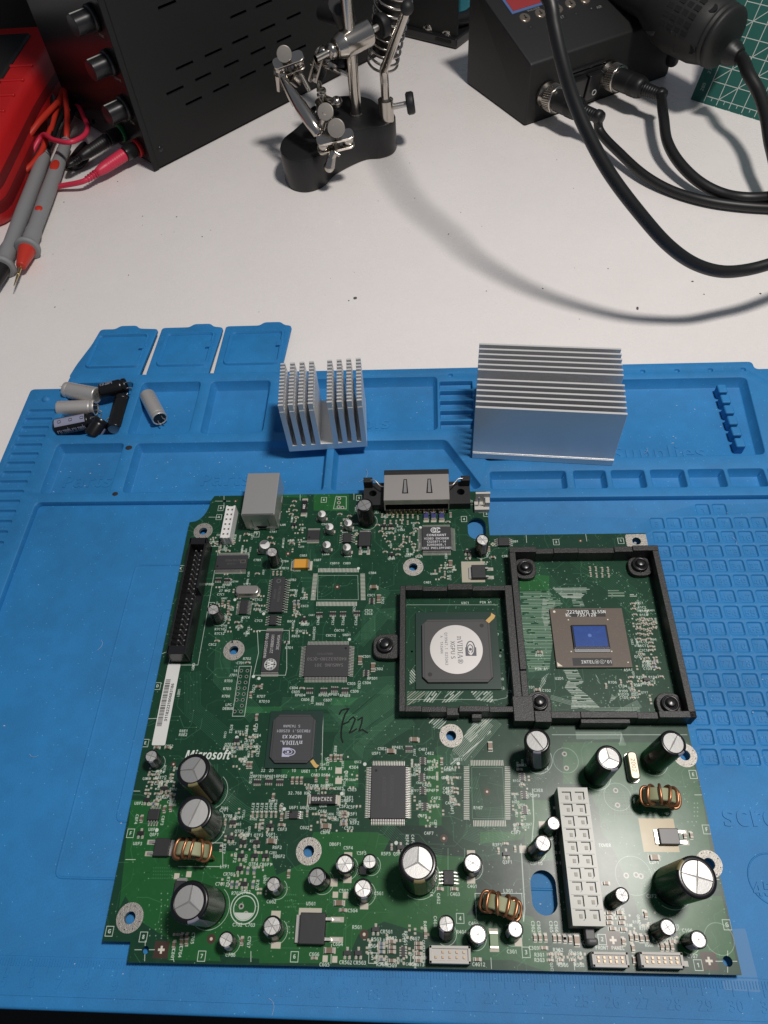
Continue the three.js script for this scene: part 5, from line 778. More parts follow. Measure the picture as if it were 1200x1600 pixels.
// ---------------------------------------------------------------- crumbs on the desk
{
  const g = []; for (const [x, y, s] of [[996, 482, 0.9], [555, 466, 0.8], [701, 366, 0.5], [848, 451, 0.4], [1082, 440, 0.5], [1188, 459, 0.6], [760, 455, 0.35], [276, 339, 0.4], [100, 316, 0.4], [316, 370, 0.35], [223, 338, 0.3], [648, 310, 0.35], [545, 470, 0.35], [720, 332, 0.3], [86, 480, 0.35], [420, 560, 0.3], [201, 430, 0.3], [184, 284, 0.5], [870, 250, 0.3], [640, 255, 0.3], [1100, 460, 0.3], [950, 420, 0.25]]) { const p = at(x, y, DESK); g.push(new THREE.IcosahedronGeometry(s, 0).scale(1 + rnd(), 0.45, 0.8 + rnd()).rotateY(rnd() * 3).translate(p.x, DESK + 0.2, p.z)); }
  for (let i = 0; i < 30; i++) { const p = at(rnd() * 1200, 200 + rnd() * 330, DESK); g.push(new THREE.IcosahedronGeometry(0.12 + rnd() * 0.14, 0).scale(1 + rnd(), 0.5, 1).translate(p.x, DESK + 0.1, p.z)); }
  const m = stuff(mesh('crumbs', mg(g), std(col(0.10, 0.09, 0.08), 0.8))); m.userData.label = 'dark crumbs and specks scattered over the white desk';
}
// ---------------------------------------------------------------- bench power supply: vented side towards the bench, knobs on the left face
{
  const C = at(249, 266, DESK), d1 = V(0.69, 0, -0.724).normalize(), d2 = V(-0.724, 0, -0.69).normalize(), n1 = V(0.724, 0, 0.69).normalize(), nf = d1.clone().negate();
  const H = 235, L = 255, W = 130, k = thing('power_supply', 'black bench power supply with vent slots in its side and round knobs on its front', 'power supply');
  const B = new THREE.Matrix4().makeBasis(d1, V(0, 1, 0), n1);       // local: x along the side, y up, z out of the vented side
  put(k, C.x, DESK, C.z); k.quaternion.setFromRotationMatrix(B);
  const inv = (p) => p.clone().sub(C).applyMatrix4(B.clone().transpose());
  const holes = [], cut = (px, py, px2, py2) => { const a = inv(onPlane(px, py, C, n1)), b = inv(onPlane(px2, py2, C, n1)); const y = (a.y + b.y) / 2; if (y > 6 && y < H - 4 && Math.min(a.x, b.x) > 4) holes.push([[a.x, y - 1], [b.x, y - 1], [b.x, y + 1], [a.x, y + 1]]); };
  for (const [a, b, c, d] of [[275, 108, 302, 97], [320, 88, 347, 77], [363, 68, 388, 57], [305, 125, 330, 115], [350, 105, 373, 95], [260, 147, 287, 136], [290, 163, 316, 153], [333, 143, 358, 133], [375, 122, 400, 112], [247, 14, 275, 1], [407, 50, 430, 37], [448, 30, 470, 20], [433, 67, 455, 55], [392, 85, 415, 74], [447, 85, 478, 72], [412, 102, 436, 92], [292, -5, 318, -18], [400, 12, 425, 0], [360, 28, 385, 17]]) cut(a, b, c, d);
  const side = new THREE.ExtrudeGeometry(shape([[0, 2], [L, 2], [L, H], [0, H]], holes.map((h) => [...h].reverse())), { depth: 1.4, bevelEnabled: false }).translate(0, 0, -1.4);
  mesh('cover', boxUV(mg([side, rb(L, 1.4, W, 0.6, L / 2, H - 0.7, -W / 2), bx(L, H - 2, 1.4, L / 2, H / 2 + 1, -W + 0.7), bx(1.4, H - 4, W - 3, L - 1, H / 2, -W / 2)])), M.blackMetal, k);
  mesh('bottom', bx(L - 2, 2, W - 2, L / 2, 1.6, -W / 2), M.dark, k);
  mesh('inside', bx(L - 8, H - 8, W - 14, L / 2 + 3, H / 2, -W / 2 - 4), M.dark, k);
  mesh('front_panel', boxUV(rb(3, H - 3, W - 1, 0.6, 1.2, H / 2 + 0.8, -W / 2 - 0.4)), M.blackGloss, k);
  mesh('cover_lip', rb(5, H, 1.6, 0.5, -1.6, H / 2 + 0.5, -0.8), M.blackMetal, k);
  const sc = inv(onPlane(251, 233, C, n1)); mesh('screw', mg([latheOn([[0, 0.9], [1.2, 0.8], [2, 0.2], [2.1, 0]], V(sc.x, sc.y, 0), V(sc.x, sc.y, 2)), bx(2.2, 0.5, 0.1, sc.x, sc.y, 0.95), bx(0.5, 2.2, 0.1, sc.x, sc.y, 0.95)]), M.blackGloss, k);
  const face = (px, py) => { const p = inv(onPlane(px, py, C, nf)); return V(-0.3, p.y, p.z); };
  for (const [x, y] of [[197, 167], [173, 97], [147, 27]]) {
    const p = face(x, y), q = p.clone().add(V(-20, 0, 0)), kn = mesh('knob', latheOn([[0, 0], [8.6, 0], [8.6, 2.6], [8, 3.2], [7, 3.4], [6.8, 15.6], [6.4, 16.2], [0, 16.2]], p, q, 36), std(col(0.02, 0.02, 0.022), 0.3, 0.2, {}), k);
    mesh('pointer', bx(11, 0.4, 1, p.x - 10.4, p.y + 6.9, p.z), std(col(0.5, 0.5, 0.46), 0.4), kn);
    const cap = new THREE.PlaneGeometry(12, 4).rotateY(-Math.PI / 2).translate(p.x - 0.05, p.y - 10.5, p.z + 2.6);
    mesh('panel_print', cap, std(col(1, 1, 1), 0.4, 0, { map: canvasTex(120, 40, (c) => { c.fillStyle = '#0a0a0b'; c.fillRect(0, 0, 120, 40); c.fillStyle = '#8c8c88'; c.font = 'bold 26px sans-serif'; c.textAlign = 'center'; c.fillText(y > 150 ? 'FINE' : y > 60 ? 'COARSE' : 'FINE', 60, 30, 112); }) }), k);
  }
  const jack = (x, y, c) => { const p = face(x, y), q = p.clone().add(V(-20, 0, 0)); mesh('terminal', latheOn([[0, 0], [6.6, 0], [6.6, 3.2], [6, 3.8], [0, 3.8]], p, q), c, k); mesh('terminal_cap', latheOn([[0, 3.8], [5.4, 3.8], [5.4, 13.5], [4.8, 14], [0, 14]], p, q), M.blackGloss, k); return p.clone().add(V(-14, 0, 0)).applyMatrix4(B).add(C); };
  const jr = jack(219, 229, M.red), jg = jack(193, 206, std(col(0.02, 0.16, 0.06), 0.4));
  // leads plugged into it
  const lead = (name, label, from, px, end, m, cablePts) => {
    const t = thing(name, label, 'cable', 'banana leads on the power supply'), dir = nf.clone().add(V(0, -0.10, 0.06)).normalize(), a = from.clone(), P = (s) => a.clone().addScaledVector(dir, s);
    const ribs = [[0, 0], [4.6, 0], [4.8, 0.8]]; for (let i = 0; i < 9; i++) ribs.push([4.8 - i * 0.06, 1.5 + i * 2], [4.45 - i * 0.06, 2 + i * 2], [4.8 - i * 0.06, 2.6 + i * 2]); ribs.push([3.4, 24], [2.6, 27], [0, 27]);
    mesh('plug', latheOn(ribs, P(0.5), P(40)), m, t);
    for (let i = 0; i < 4; i++) mesh('strain_relief', latheOn([[0, 0], [2.9 - i * 0.15, 0], [2.9 - i * 0.15, 1.3], [0, 1.3]], P(28 + i * 2.4), P(60)), m, t);
    mesh('cable', tube([P(27), P(38), ...cablePts], 1.9, 120, 10), m, t); return t;
  };
  lead('banana_lead', 'pink banana plug and lead in the red terminal of the power supply', jr, 0, 0, M.pink, [at(93, 291, 0), at(70, 296, -1), at(45, 285, 0), at(42, 262, 4), at(52, 235, 8), at(66, 212, 14), at(85, 219, 20), at(110, 222, 22), at(130, 213, 20), at(137, 200, 18), at(132, 185, 14), at(122, 165, 10), at(105, 150, 8), at(90, 140, 6)]);
  lead('banana_lead', 'black banana plug and lead in the green terminal of the power supply', jg, 0, 0, M.rubber, [at(133, 225, 3), at(136, 243, 0), at(125, 260, -2), at(108, 262, -2), at(96, 240, 2), at(100, 205, 6), at(112, 180, 8), at(118, 150, 8), at(105, 120, 6)]);
}
// ---------------------------------------------------------------- dark case at the far left
{
  const k = thing('equipment_case', 'plain black case in the dark behind the red multimeter', 'case'); put(k, -430, DESK, -800); k.rotation.y = 0.15;
  mesh('shell', rb(230, 260, 120, 4, 0, 130, 0), M.blackMetal, k);
}
// ---------------------------------------------------------------- red multimeter at the left edge
{
  const k = thing('multimeter', 'red multimeter in a rubber holster at the left edge of the bench', 'multimeter');
  const W = 84, L = 230, H = 46, x1 = -304, z0 = -690;
  put(k, x1 - W / 2, DESK, z0 + L / 2); k.rotation.y = 0.02;
  const o = soften([[-W / 2, -L / 2], [W / 2, -L / 2], [W / 2 - 5, 10], [W / 2, L / 2], [-W / 2, L / 2], [-W / 2 + 5, 10]], 20, 6);
  mesh('holster', boxUV(toCreasedNormals(extrude(o, H, [], 6), 0.8)), M.red, k);
  mesh('holster_groove', mg([skin(o.map((p) => [p[0], -p[1]]), 3, [[0.15, 10], [0.4, 12], [0.4, 16], [0.15, 18]]), skin(o.map((p) => [p[0], -p[1]]), 3, [[0.15, 24], [0.4, 25.5], [0.4, 29], [0.15, 31]])]), std(col(0.16, 0.006, 0.008), 0.5), k);
  mesh('meter_body', rb(W - 24, 6, L - 40, 2.5, -14, H - 0.5, 2), M.blackPlastic, k);
  for (let i = 0; i < 4; i++) mesh('grip_ridge', rb(20, 2, 3.4, 0.9, 24, H + 0.3, -36 + i * 24), M.red, k);
}
// ---------------------------------------------------------------- the two grey test probes with their leads
{
  const probe = (label, a, b, needle, tipM, mark, cable) => {
    const k = thing('test_probe', label, 'test probe', 'grey test probes'), L = a.distanceTo(b), P = (s) => a.clone().lerp(b, s / L);
    mesh('handle', latheOn([[0, 0], [3.9, 0], [4.1, 0.6], [4.5, 14], [4.7, 15], [4.5, 16], [5, 30], [5.2, L * 0.55], [4.8, L * 0.82], [5.6, L * 0.86], [5.2, L * 0.88], [5.6, L * 0.905], [5.2, L * 0.925], [5.8, L * 0.95], [6.2, L * 0.965], [8.4, L * 0.975], [8.6, L * 0.99], [7, L], [0, L]], a, b, 36), M.grey, k);
    mesh('tip_sleeve', latheOn([[5.6, L], [5.4, L + 3], [3.2, L + 17], [2.6, L + 18], [0, L + 18]], a, b), tipM, k);
    const d = b.clone().sub(a).normalize(), q = a.clone().addScaledVector(d, L + 17);
    mesh('needle', mg([rod(q, q.clone().addScaledVector(d, 9), 1.0, 0.9), rod(q.clone().addScaledVector(d, 9), q.clone().addScaledVector(d, 21), 0.9, 0.25), ball(1.05, ...q.clone().addScaledVector(d, 9).toArray())]), M.brass, k);
    if (mark) for (const [s, w, l] of [[0.30, 3.2, 7.5], [0.70, 2.6, 3.2]]) { const c = P(L * s), up = V(0.25, 1, 0.18).normalize(), side = new THREE.Vector3().crossVectors(d, up).normalize(), u2 = new THREE.Vector3().crossVectors(side, d); const e = new THREE.SphereGeometry(1, 24, 12).scale(w, 1.2, l); e.applyMatrix4(new THREE.Matrix4().makeBasis(side, u2, d.clone().negate())); e.translate(c.x + u2.x * 4.5, c.y + u2.y * 4.5, c.z + u2.z * 4.5); mesh('finger_mark', e, M.orange, k); }
    mesh('collar', latheOn([[4.0, 3], [4.35, 3.1], [4.35, 3.7], [4.0, 3.8]], a, b), M.blackGloss, k); mesh('collar', latheOn([[4.1, 6], [4.45, 6.1], [4.45, 6.7], [4.1, 6.8]], a, b), M.blackGloss, k);
    cable.forEach((c) => mesh('lead_wire', tube([P(1), ...c], 2.2, 140, 10), tipM, k));
    return k;
  };
  probe('grey test probe with orange finger marks and a red tip, the nearer one', at(104, 221, 5), at(42, 391, 3.5), null, M.orange, true, [[at(104, 212, 8), at(105, 180, 14), at(103, 160, 18), at(100, 140, 18), at(90, 165, 16), at(78, 205, 12), at(60, 245, 8), at(35, 270, 6), at(5, 283, 4), at(-20, 275, 4), at(-10, 255, 8), at(20, 238, 12), at(42, 215, 16), at(62, 190, 20), at(90, 160, 20)]]);
  probe('plain grey test probe with a black tip, the farther left one', at(72, 238, 4.5), at(2, 420, 3.5), null, M.rubber, false, [[at(77, 225, 8), at(79, 190, 14), at(83, 165, 16), at(80, 150, 16), at(65, 180, 14), at(50, 215, 10), at(20, 265, 6), at(-10, 290, 4)], [at(76, 230, 6), at(92, 190, 10), at(110, 160, 12), at(125, 155, 10), at(140, 175, 6), at(148, 190, 4)]]);
}
// ---------------------------------------------------------------- helping-hands stand
{
  const k = thing('helping_hands', 'helping-hands stand with chrome clips and an iron holder on a black casting', 'soldering stand');
  const top = 20, o = [[437, 232], [442, 242], [454, 249], [474, 251], [498, 243], [516, 226], [540, 212], [570, 200], [592, 198], [610, 192], [618, 182], [612, 172], [594, 164], [580, 154], [560, 149], [532, 149], [510, 154], [494, 168], [478, 184], [460, 201], [442, 216]].map(([x, y]) => { const p = at(x, y, top); return [p.x, -p.z]; });
  const curve = new THREE.CatmullRomCurve3(o.map((p) => V(p[0], p[1], 0)), true).getPoints(90).slice(0, -1).map((p) => [p.x, p.y]);
  mesh('base', boxUV(toCreasedNormals(extrude(curve.reverse(), top - DESK, [], 1.4).translate(0, DESK, 0), 0.6)), M.blackGloss2 = std(col(0.013, 0.013, 0.014), 0.4, 0, { bumpMap: grain, bumpScale: 0.00004 }), k);
  const pb = at(557, 179, top), up = (b, h) => V(b.x, top + h, b.z);
  mesh('post', mg([cyl(4.1, 4.1, 84, pb.x, top, pb.z, 28), cyl(5, 5, 1, pb.x, top, pb.z, 28)]), M.chrome, k);
  const p2 = at(541, 150, top); 
  // cross clamp on the post
  const cl = up(pb, 50), cd = V(0.80, 0.10, -0.60).normalize(), cA = cl.clone().addScaledVector(cd, -13), cB = cl.clone().addScaledVector(cd, 17);
  mesh('clamp', mg([latheOn([[0, 0], [5.5, 0], [6.6, 1], [8.6, 6], [8.8, 7], [8.8, 28], [8.2, 29], [0, 29]], cA, cB, 32), latheOn([[0, 0], [4.4, 0.4], [5.6, 3], [4.6, 6], [0, 6]], cA.clone().addScaledVector(cd, -6), cB), latheOn([[2.6, 0], [2.6, 12]], cA.clone().addScaledVector(cd, -16), cB)]), M.chrome, k);
  mesh('clamp_screw', rod(cB, cB.clone().addScaledVector(cd, 8), 2.2), M.lead, k);
  mesh('knob', latheOn([[0, 0], [7, 0], [8, 1.2], [8, 5.5], [7, 7], [0, 7]], cB.clone().addScaledVector(cd, 7), cB.clone().addScaledVector(cd, 30), 14), M.blackPlastic, k);
  // second joint behind the post, black
  mesh('joint', ball(7, ...up(pb, 34).add(V(-9, 0, -6)).toArray()), M.blackGloss, k);
  // a jointed arm: pairs of rounded plates held by wing screws, then a crocodile clip
  const plate = (a, b, w, t, n) => { const d = b.clone().sub(a), L = d.length(), s = extrude(soften([[-w / 2, 0 - w / 2], [w / 2, -w / 2], [w / 2, L + w / 2], [-w / 2, L + w / 2]], w * 0.8, 6), t, [], 0.3).translate(0, -t / 2, 0); const y = d.clone().normalize(), z = n.clone().addScaledVector(y, -n.dot(y)).normalize(), x = new THREE.Vector3().crossVectors(y, z); return s.applyMatrix4(new THREE.Matrix4().makeBasis(x, z, y.clone().negate())).translate(a.x, a.y, a.z); };
  const joint = (a, b, n) => { const e = n.clone().normalize(); for (const s of [-1, 1]) mesh('link_plate', plate(a.clone().addScaledVector(e, s * 4), b.clone().addScaledVector(e, s * 4), 9, 1.8, e), M.chrome, k); for (const c of [a, b]) mesh('joint_ball', ball(4.2, c.x, c.y, c.z), M.chrome, k); const m = a.clone().lerp(b, 0.5); mesh('link_screw', mg([rod(m.clone().addScaledVector(e, -9), m.clone().addScaledVector(e, 11), 1.6)]), M.chrome, k); return m.clone().addScaledVector(e, 11); };
  const wing = (p, e, r) => { for (const s of [-1, 1]) { const q = p.clone().addScaledVector(r, s * 5.5).addScaledVector(e, 2.4); mesh('wing_nut', rod(p, q, 2, 1.6), M.chrome, k); const g = new THREE.CylinderGeometry(5, 5, 1.6, 24); const nn = new THREE.Vector3().crossVectors(e, r).normalize(); g.applyQuaternion(new THREE.Quaternion().setFromUnitVectors(V(0, 1, 0), nn)); const c = p.clone().addScaledVector(r, s * 7).addScaledVector(e, 4.4); mesh('wing_nut', g.translate(c.x, c.y, c.z), M.chrome, k); } };
  const clip = (a, b, n) => { const d = b.clone().sub(a).normalize(), e = n.clone().normalize(); mesh('clip_barrel', latheOn([[0, 0], [3.4, 0], [3.6, 1], [3.2, 14], [2.2, 26], [1.8, a.distanceTo(b)], [0, a.distanceTo(b)]], a, b, 20), M.chrome, k); };
  // upper link hanging from the clamp
  const u0 = at(505, 82, 62), u1 = at(495, 120, 42); let m = joint(u0, u1, V(0.75, 0.1, 0.65)); wing(m.clone().addScaledVector(V(0.75, 0.1, 0.65), 2), V(0.75, 0.1, 0.65).normalize(), V(0.5, -0.6, -0.5).normalize());
  // rod running from that link down to the front and up to the back
  const r0 = at(503, 135, 38), r1 = at(486, 163, 34), r2 = at(448, 112, 62);
  mesh('cross_rod', mg([rod(u1, at(502, 150, 32), 2.2), latheOn([[0, 0], [3, 0], [3.6, 1], [3.6, 2], [2.6, 3], [3.6, 4], [3.6, 5.5], [2.6, 6], [2.6, 11], [0, 11]], at(502, 138, 38), at(503, 156, 30))]), M.chrome, k);
  mesh('wing_nut', mg([rod(at(505, 152, 30), at(520, 158, 30), 2.2), ball(4.4, ...at(526, 160, 30).toArray())]), M.chrome, k);
  // front clip: long jaw from the left, two thumb plates, plates and tail
  const f0 = at(503, 222, 34), f1 = at(546, 214, 36), fe = V(0.06, 1, 0.35).normalize(); joint(at(505, 226, 30), at(543, 217, 31), fe);
  mesh('clip_jaw', mg([latheOn([[0, 0], [4.4, 1], [4.8, 10], [4.6, 24], [3, 36], [1.4, 48], [0, 48]], at(500, 212, 34), at(462, 154, 50), 18)]), M.chrome, k);
  mesh('clip_spring', latheOn([[4.5, 0], [5.4, 1], [4.5, 2], [5.4, 3], [4.5, 4], [5.4, 5], [4.5, 6], [5.4, 7], [4.5, 8]], at(487, 175, 40), at(500, 186, 34)), M.blackGloss, k);
  const disc = (px, py, h, r, n) => { const p = at(px, py, h), q = p.clone().addScaledVector(n.normalize(), 1.6); mesh('thumb_plate', latheOn([[0, 0], [r, 0], [r, 1.2], [r - 0.4, 1.6], [0, 1.6]], p, q, 28), M.nickel, k); return p; };
  let dp = disc(509, 175, 48, 5.6, V(-0.1, 0.55, 0.8)); mesh('thumb_stem', rod(dp, at(502, 202, 36), 2.6), M.chrome, k);
  dp = disc(525.5, 200, 42, 6, V(0.0, 0.45, 0.9)); mesh('thumb_stem', mg([rod(dp, at(498, 160, 40), 3.4, 3), rod(dp, at(524, 222, 28), 2.6)]), M.chrome, k);
  mesh('clip_tail', mg([rod(at(523, 236, 26), at(518, 246, 22), 2.6, 2.8), rod(at(518, 246, 22), at(515, 261, 16), 3, 3.6), ball(3.8, ...at(514, 261, 15.5).toArray()), rod(at(523, 238, 27), at(531, 243, 25), 1.3)]), M.chrome, k);
  // back clip at the left
  joint(at(437, 106, 62), at(465, 96, 64), V(0.1, 0.9, 0.4)); disc(444, 84, 72, 5.2, V(0.15, 0.3, 0.95)); mesh('thumb_stem', rod(at(444, 86, 71), at(440, 108, 60), 2.2), M.chrome, k);
  clip(at(435, 104, 62), at(456, 153, 44), V(0, 1, 0)); mesh('clip_jaw', mg([rod(at(462, 102, 60), at(484, 142, 46), 2, 1.4), rod(at(436, 115, 58), at(437, 140, 46), 4, 2.6), rod(at(455, 118, 56), at(466, 128, 50), 4)]), M.chrome, k);
  // lens arm going up out of the picture: black joint and a brass screw
  mesh('lens_arm', mg([rod(at(541, 34, 72), at(532, 4, 90), 7.5, 8.5), rod(at(505, 20, 70), at(540, 30, 74), 6)]), M.blackPlastic, k);
  mesh('arm_screw', rod(at(544, 20, 82), at(533, -6, 96), 2), M.brass, k);
  // bent rod that carries the iron holder
  const sb = at(604, 186, top); 
  mesh('socket', mg([cyl(5.6, 5.6, 15, sb.x, top - 1, sb.z, 24)]), M.chrome, k);
  const s1 = V(sb.x, top + 14, sb.z), s2 = V(sb.x, top + 34, sb.z), s3 = at(636, 12, top + 88);
  mesh('holder_rod', tube([s1, V(sb.x, top + 24, sb.z), s2, s2.clone().lerp(s3, 0.12), s2.clone().lerp(s3, 0.5), s3], 3.1, 60, 12), M.chrome, k);
  mesh('thumb_screw', rod(V(sb.x, top + 8, sb.z), V(sb.x, top + 8, sb.z).add(V(17, 2, -1)), 2), M.lead, k);
  mesh('knob', latheOn([[0, 0], [6.4, 0], [7.6, 1], [7.6, 4.6], [6.6, 6], [0, 6]], V(sb.x + 15, top + 9.8, sb.z - 0.9), V(sb.x + 30, top + 11.6, sb.z - 1.8), 10), M.blackPlastic, k);
  mesh('rod_end', ball(4.2, s3.x, s3.y, s3.z), M.blackPlastic, k);
  const h0 = at(598, 96, 40), h1 = at(619, -30, 96), hd = h1.clone().sub(h0), sideA = new THREE.Vector3().crossVectors(hd, V(0, 1, 0)).normalize(), sideB = new THREE.Vector3().crossVectors(sideA, hd).normalize(), pts = [];
  const turns = 10.5; for (let i = 0; i <= turns * 14; i++) { const t = i / 14, f = t < 1 ? 0 : (t - 1) / (turns - 1), r = 11.4 + 2.2 * f, a = t * Math.PI * 2; pts.push(h0.clone().addScaledVector(hd, f).addScaledVector(sideA, Math.cos(a) * r).addScaledVector(sideB, Math.sin(a) * r)); }
  mesh('holder_spring', tube(pts, 0.95, 520, 8), M.chrome, k);
  mesh('holder_sleeve', latheOn([[9, 8], [9.2, 8], [10.4, hd.length()], [9, hd.length()], [8.8, 9]], h0, h1, 30), std(col(0.05, 0.048, 0.045), 0.4, 0.6), k);
}
// ---------------------------------------------------------------- soldering station with slanted front, its plugs and cables
const stationF = V(76.9, DESK, -574.7), stX = V(123.1, 0, -71.1).normalize(), stZ = V(0.5, 0, 0.866).normalize();
{
  const k = thing('soldering_station', 'black soldering station with slanted control panel and two round front sockets', 'soldering station');
  stZ.crossVectors(stX, V(0, 1, 0)).normalize();            // out of the front
  const B = new THREE.Matrix4().makeBasis(stX, V(0, 1, 0), stZ), W = 142, D = 86, H = 45, HB = 76;
  put(k, stationF.x, DESK, stationF.z); k.quaternion.setFromRotationMatrix(B);
  const prof = soften([[0, 0.6], [0, H], [D, HB], [D, 0.6]].map(([a, b]) => [a, b]), 2.2, 4);
  const g = new THREE.ExtrudeGeometry(shape(prof), { depth: W - 3, bevelEnabled: true, bevelThickness: 1.5, bevelSize: 1.2, bevelOffset: -1.2, bevelSegments: 3 }).translate(0, 0, 1.5).rotateY(Math.PI / 2);
  mesh('housing', boxUV(toCreasedNormals(g, 0.5)), M.blackMetal2 = std(col(0.009, 0.009, 0.009), 0.55, 0, { bumpMap: grain, bumpScale: 0.00008 }), k);
  mesh('foot_line', bx(W - 2, 0.8, D - 2, W / 2, 0.4, -D / 2), M.dark, k);
  const inv = (p) => p.clone().sub(stationF).applyMatrix4(B.clone().transpose());
  const slope = Math.atan2(HB - H, D), pn = V(0, Math.cos(slope), Math.sin(slope)), pnW = pn.clone().applyMatrix4(B), panel = (x, y) => inv(onPlane(x, y, stationF.clone().add(V(0, H, 0)), pnW));
  // display, buttons and print on the panel
  const tilt = (geo, p, lift = 0) => geo.rotateX(slope).translate(p.x + pn.x * lift, p.y + pn.y * lift, p.z + pn.z * lift);
  const dc = panel(826, -8); mesh('display', tilt(rb(46, 1.2, 26, 0.4), dc, 0.2), std(col(0.08, 0.14, 0.30), 0.35), k);
  mesh('display_glass', tilt(rb(42, 1.2, 22, 0.3), dc, 0.5), std(col(0.30, 0.035, 0.035), 0.25), k);
  for (const [x, y] of [[820, 28], [844, 21], [871, 14], [891, 6], [914, -1]]) { const p = panel(x, y); const b = mesh('button', tilt(lathe([[0, 1.1], [3.4, 1], [4.2, 0.6], [4.4, 0]], 26), p), std(col(0.34, 0.28, 0.22), 0.25, 0.8), k); mesh('button_mark', tilt(mg([bx(0.8, 0.1, 3.4), bx(2, 0.1, 0.8, 0, 0, 1.2)]), p, 1.15), M.dark, b); }
  const say = (t, x, y, w, h) => { const p = panel(x, y); mesh('panel_print', tilt(new THREE.PlaneGeometry(w, h).rotateX(-Math.PI / 2), p, 0.06), std(col(1, 1, 1), 0.5, 0, { map: canvasTex(Math.round(w * 14), Math.round(h * 14), (c, cw, ch) => { c.fillStyle = '#191919'; c.fillRect(0, 0, cw, ch); c.fillStyle = '#8b8b86'; c.font = `${Math.round(ch * 0.8)}px sans-serif`; c.textAlign = 'center'; c.textBaseline = 'middle'; c.fillText(t, cw / 2, ch / 2, cw); }) }), k); };
  say('SOLDER', 833, 14, 17, 4); say('SET', 877, 27, 9, 4.2); say('–', 829, 42, 4, 3); say('–', 900, 21, 4, 3); say('+', 924, 13, 4, 4); say('AIR', 936, 11, 7, 4);
  // front face: sockets, rocker switches
  const front = (x, y) => { const p = inv(onPlane(x, y, stationF, stZ)); p.z = 0; return p; };
  const sw = front(911, 134); mesh('switch_frame', mg([rb(34, 24, 1.6, 0.5, sw.x, sw.y, 0.4), rb(36, 2, 2.4, 0.5, sw.x, sw.y + 14, 0.6)]), M.blackGloss, k);
  for (const s of [-1, 1]) { const r = mesh('rocker_switch', rb(13, 20, 5, 1, 0, 0, 0).rotateX(0.16).translate(sw.x + s * 7.6, sw.y - 1, 2), M.blackGloss, k); mesh('switch_mark', mg([new THREE.TorusGeometry(1.8, 0.35, 6, 20).translate(sw.x + s * 7.6, sw.y - 5, 5.4), bx(0.7, 3, 0.2, sw.x + s * 7.6, sw.y + 4, 4)]), std(col(0.45, 0.45, 0.44), 0.5), r); }
  const socket = (x, y) => { const p = front(x, y); mesh('socket', latheOn([[0, 0], [9.6, 0], [9.6, 3], [8.6, 3.6], [8.6, 7], [8.2, 7.4], [0, 7.4]], p, p.clone().add(V(0, 0, 20)), 36), M.chrome, k); return p; };
  const a = socket(853, 146), b = socket(948, 114);
  const plug = (p, label, name, pts, r) => {
    const t = thing(name, label, 'cable', 'cables plugged into the soldering station'), W0 = (z, dy = 0, dx = 0) => V(p.x + dx, p.y + dy, z).applyMatrix4(B).add(stationF), q = W0(6), e = W0(57, 2, 7);
    const kn = []; for (let i = 0; i < 40; i++) { const an = i / 40 * Math.PI * 2; kn.push(rod(V(Math.cos(an) * 9.5, 0.8, Math.sin(an) * 9.5), V(Math.cos(an + 0.09) * 9.5, 7.2, Math.sin(an + 0.09) * 9.5), 0.45, 0.45, 5)); }
    const turn = new THREE.Quaternion().setFromUnitVectors(V(0, 1, 0), e.clone().sub(q).normalize());
    mesh('coupling_ring', mg([latheOn([[6, 0], [9.4, 0], [9.7, 0.6], [9.4, 1.2], [9.4, 7], [9.8, 7.6], [9.2, 8.4], [6, 8.4]], q, e, 40), ...kn.map((g) => g.applyQuaternion(turn).translate(q.x, q.y, q.z))]), M.chrome, t);
    mesh('plug_body', latheOn([[0, 8], [7.8, 8], [8, 9], [7.8, 20], [8.1, 21], [7.3, 22], [8.1, 23], [7.3, 24.2], [8.1, 25.2], [7.2, 26.4], [8, 27.4], [7.4, 30], [6, 33], [0, 33]], q, e, 34), M.rubber, t);
    const s0 = q.clone().lerp(e, 33 / 54.3), dir = e.clone().sub(q).normalize();
    const rib = [[0, 0]]; for (let i = 0; i < 7; i++) rib.push([4.9 - i * 0.12, i * 2], [4.9 - i * 0.12, i * 2 + 1.3], [3.9, i * 2 + 1.4], [3.9, i * 2 + 2]); rib.push([4.8, 14.4], [4.9, 17], [4.0, 19.5], [0, 20]);
    mesh('strain_relief', latheOn(rib, s0, s0.clone().addScaledVector(dir.clone().addScaledVector(camX, 0.18).normalize(), 30), 24), M.rubber, t);
    mesh('cable', tube([s0.clone().addScaledVector(dir.clone().addScaledVector(camX, 0.18).normalize(), 16), ...pts], r, 160, 14), M.rubber, t);
  };
  plug(a, 'black cable with ribbed plug in the left front socket of the soldering station', 'station_cable', [at(936, 202, 9), at(972, 243, 4), at(1010, 276, 1), at(1050, 298, -0.8), at(1100, 313, -0.8), at(1150, 321, -0.8), at(1215, 325, -0.8), at(1290, 322, -0.8)], 3.3);
  plug(b, 'black cable with ribbed plug in the right front socket of the soldering station', 'station_cable', [at(1037, 184, 16), at(1043, 222, 11), at(1062, 255, 7), at(1095, 286, 3.5), at(1130, 303, 2), at(1165, 309, 3.2), at(1215, 306, 3.2), at(1290, 290, 2)], 3.7);
}
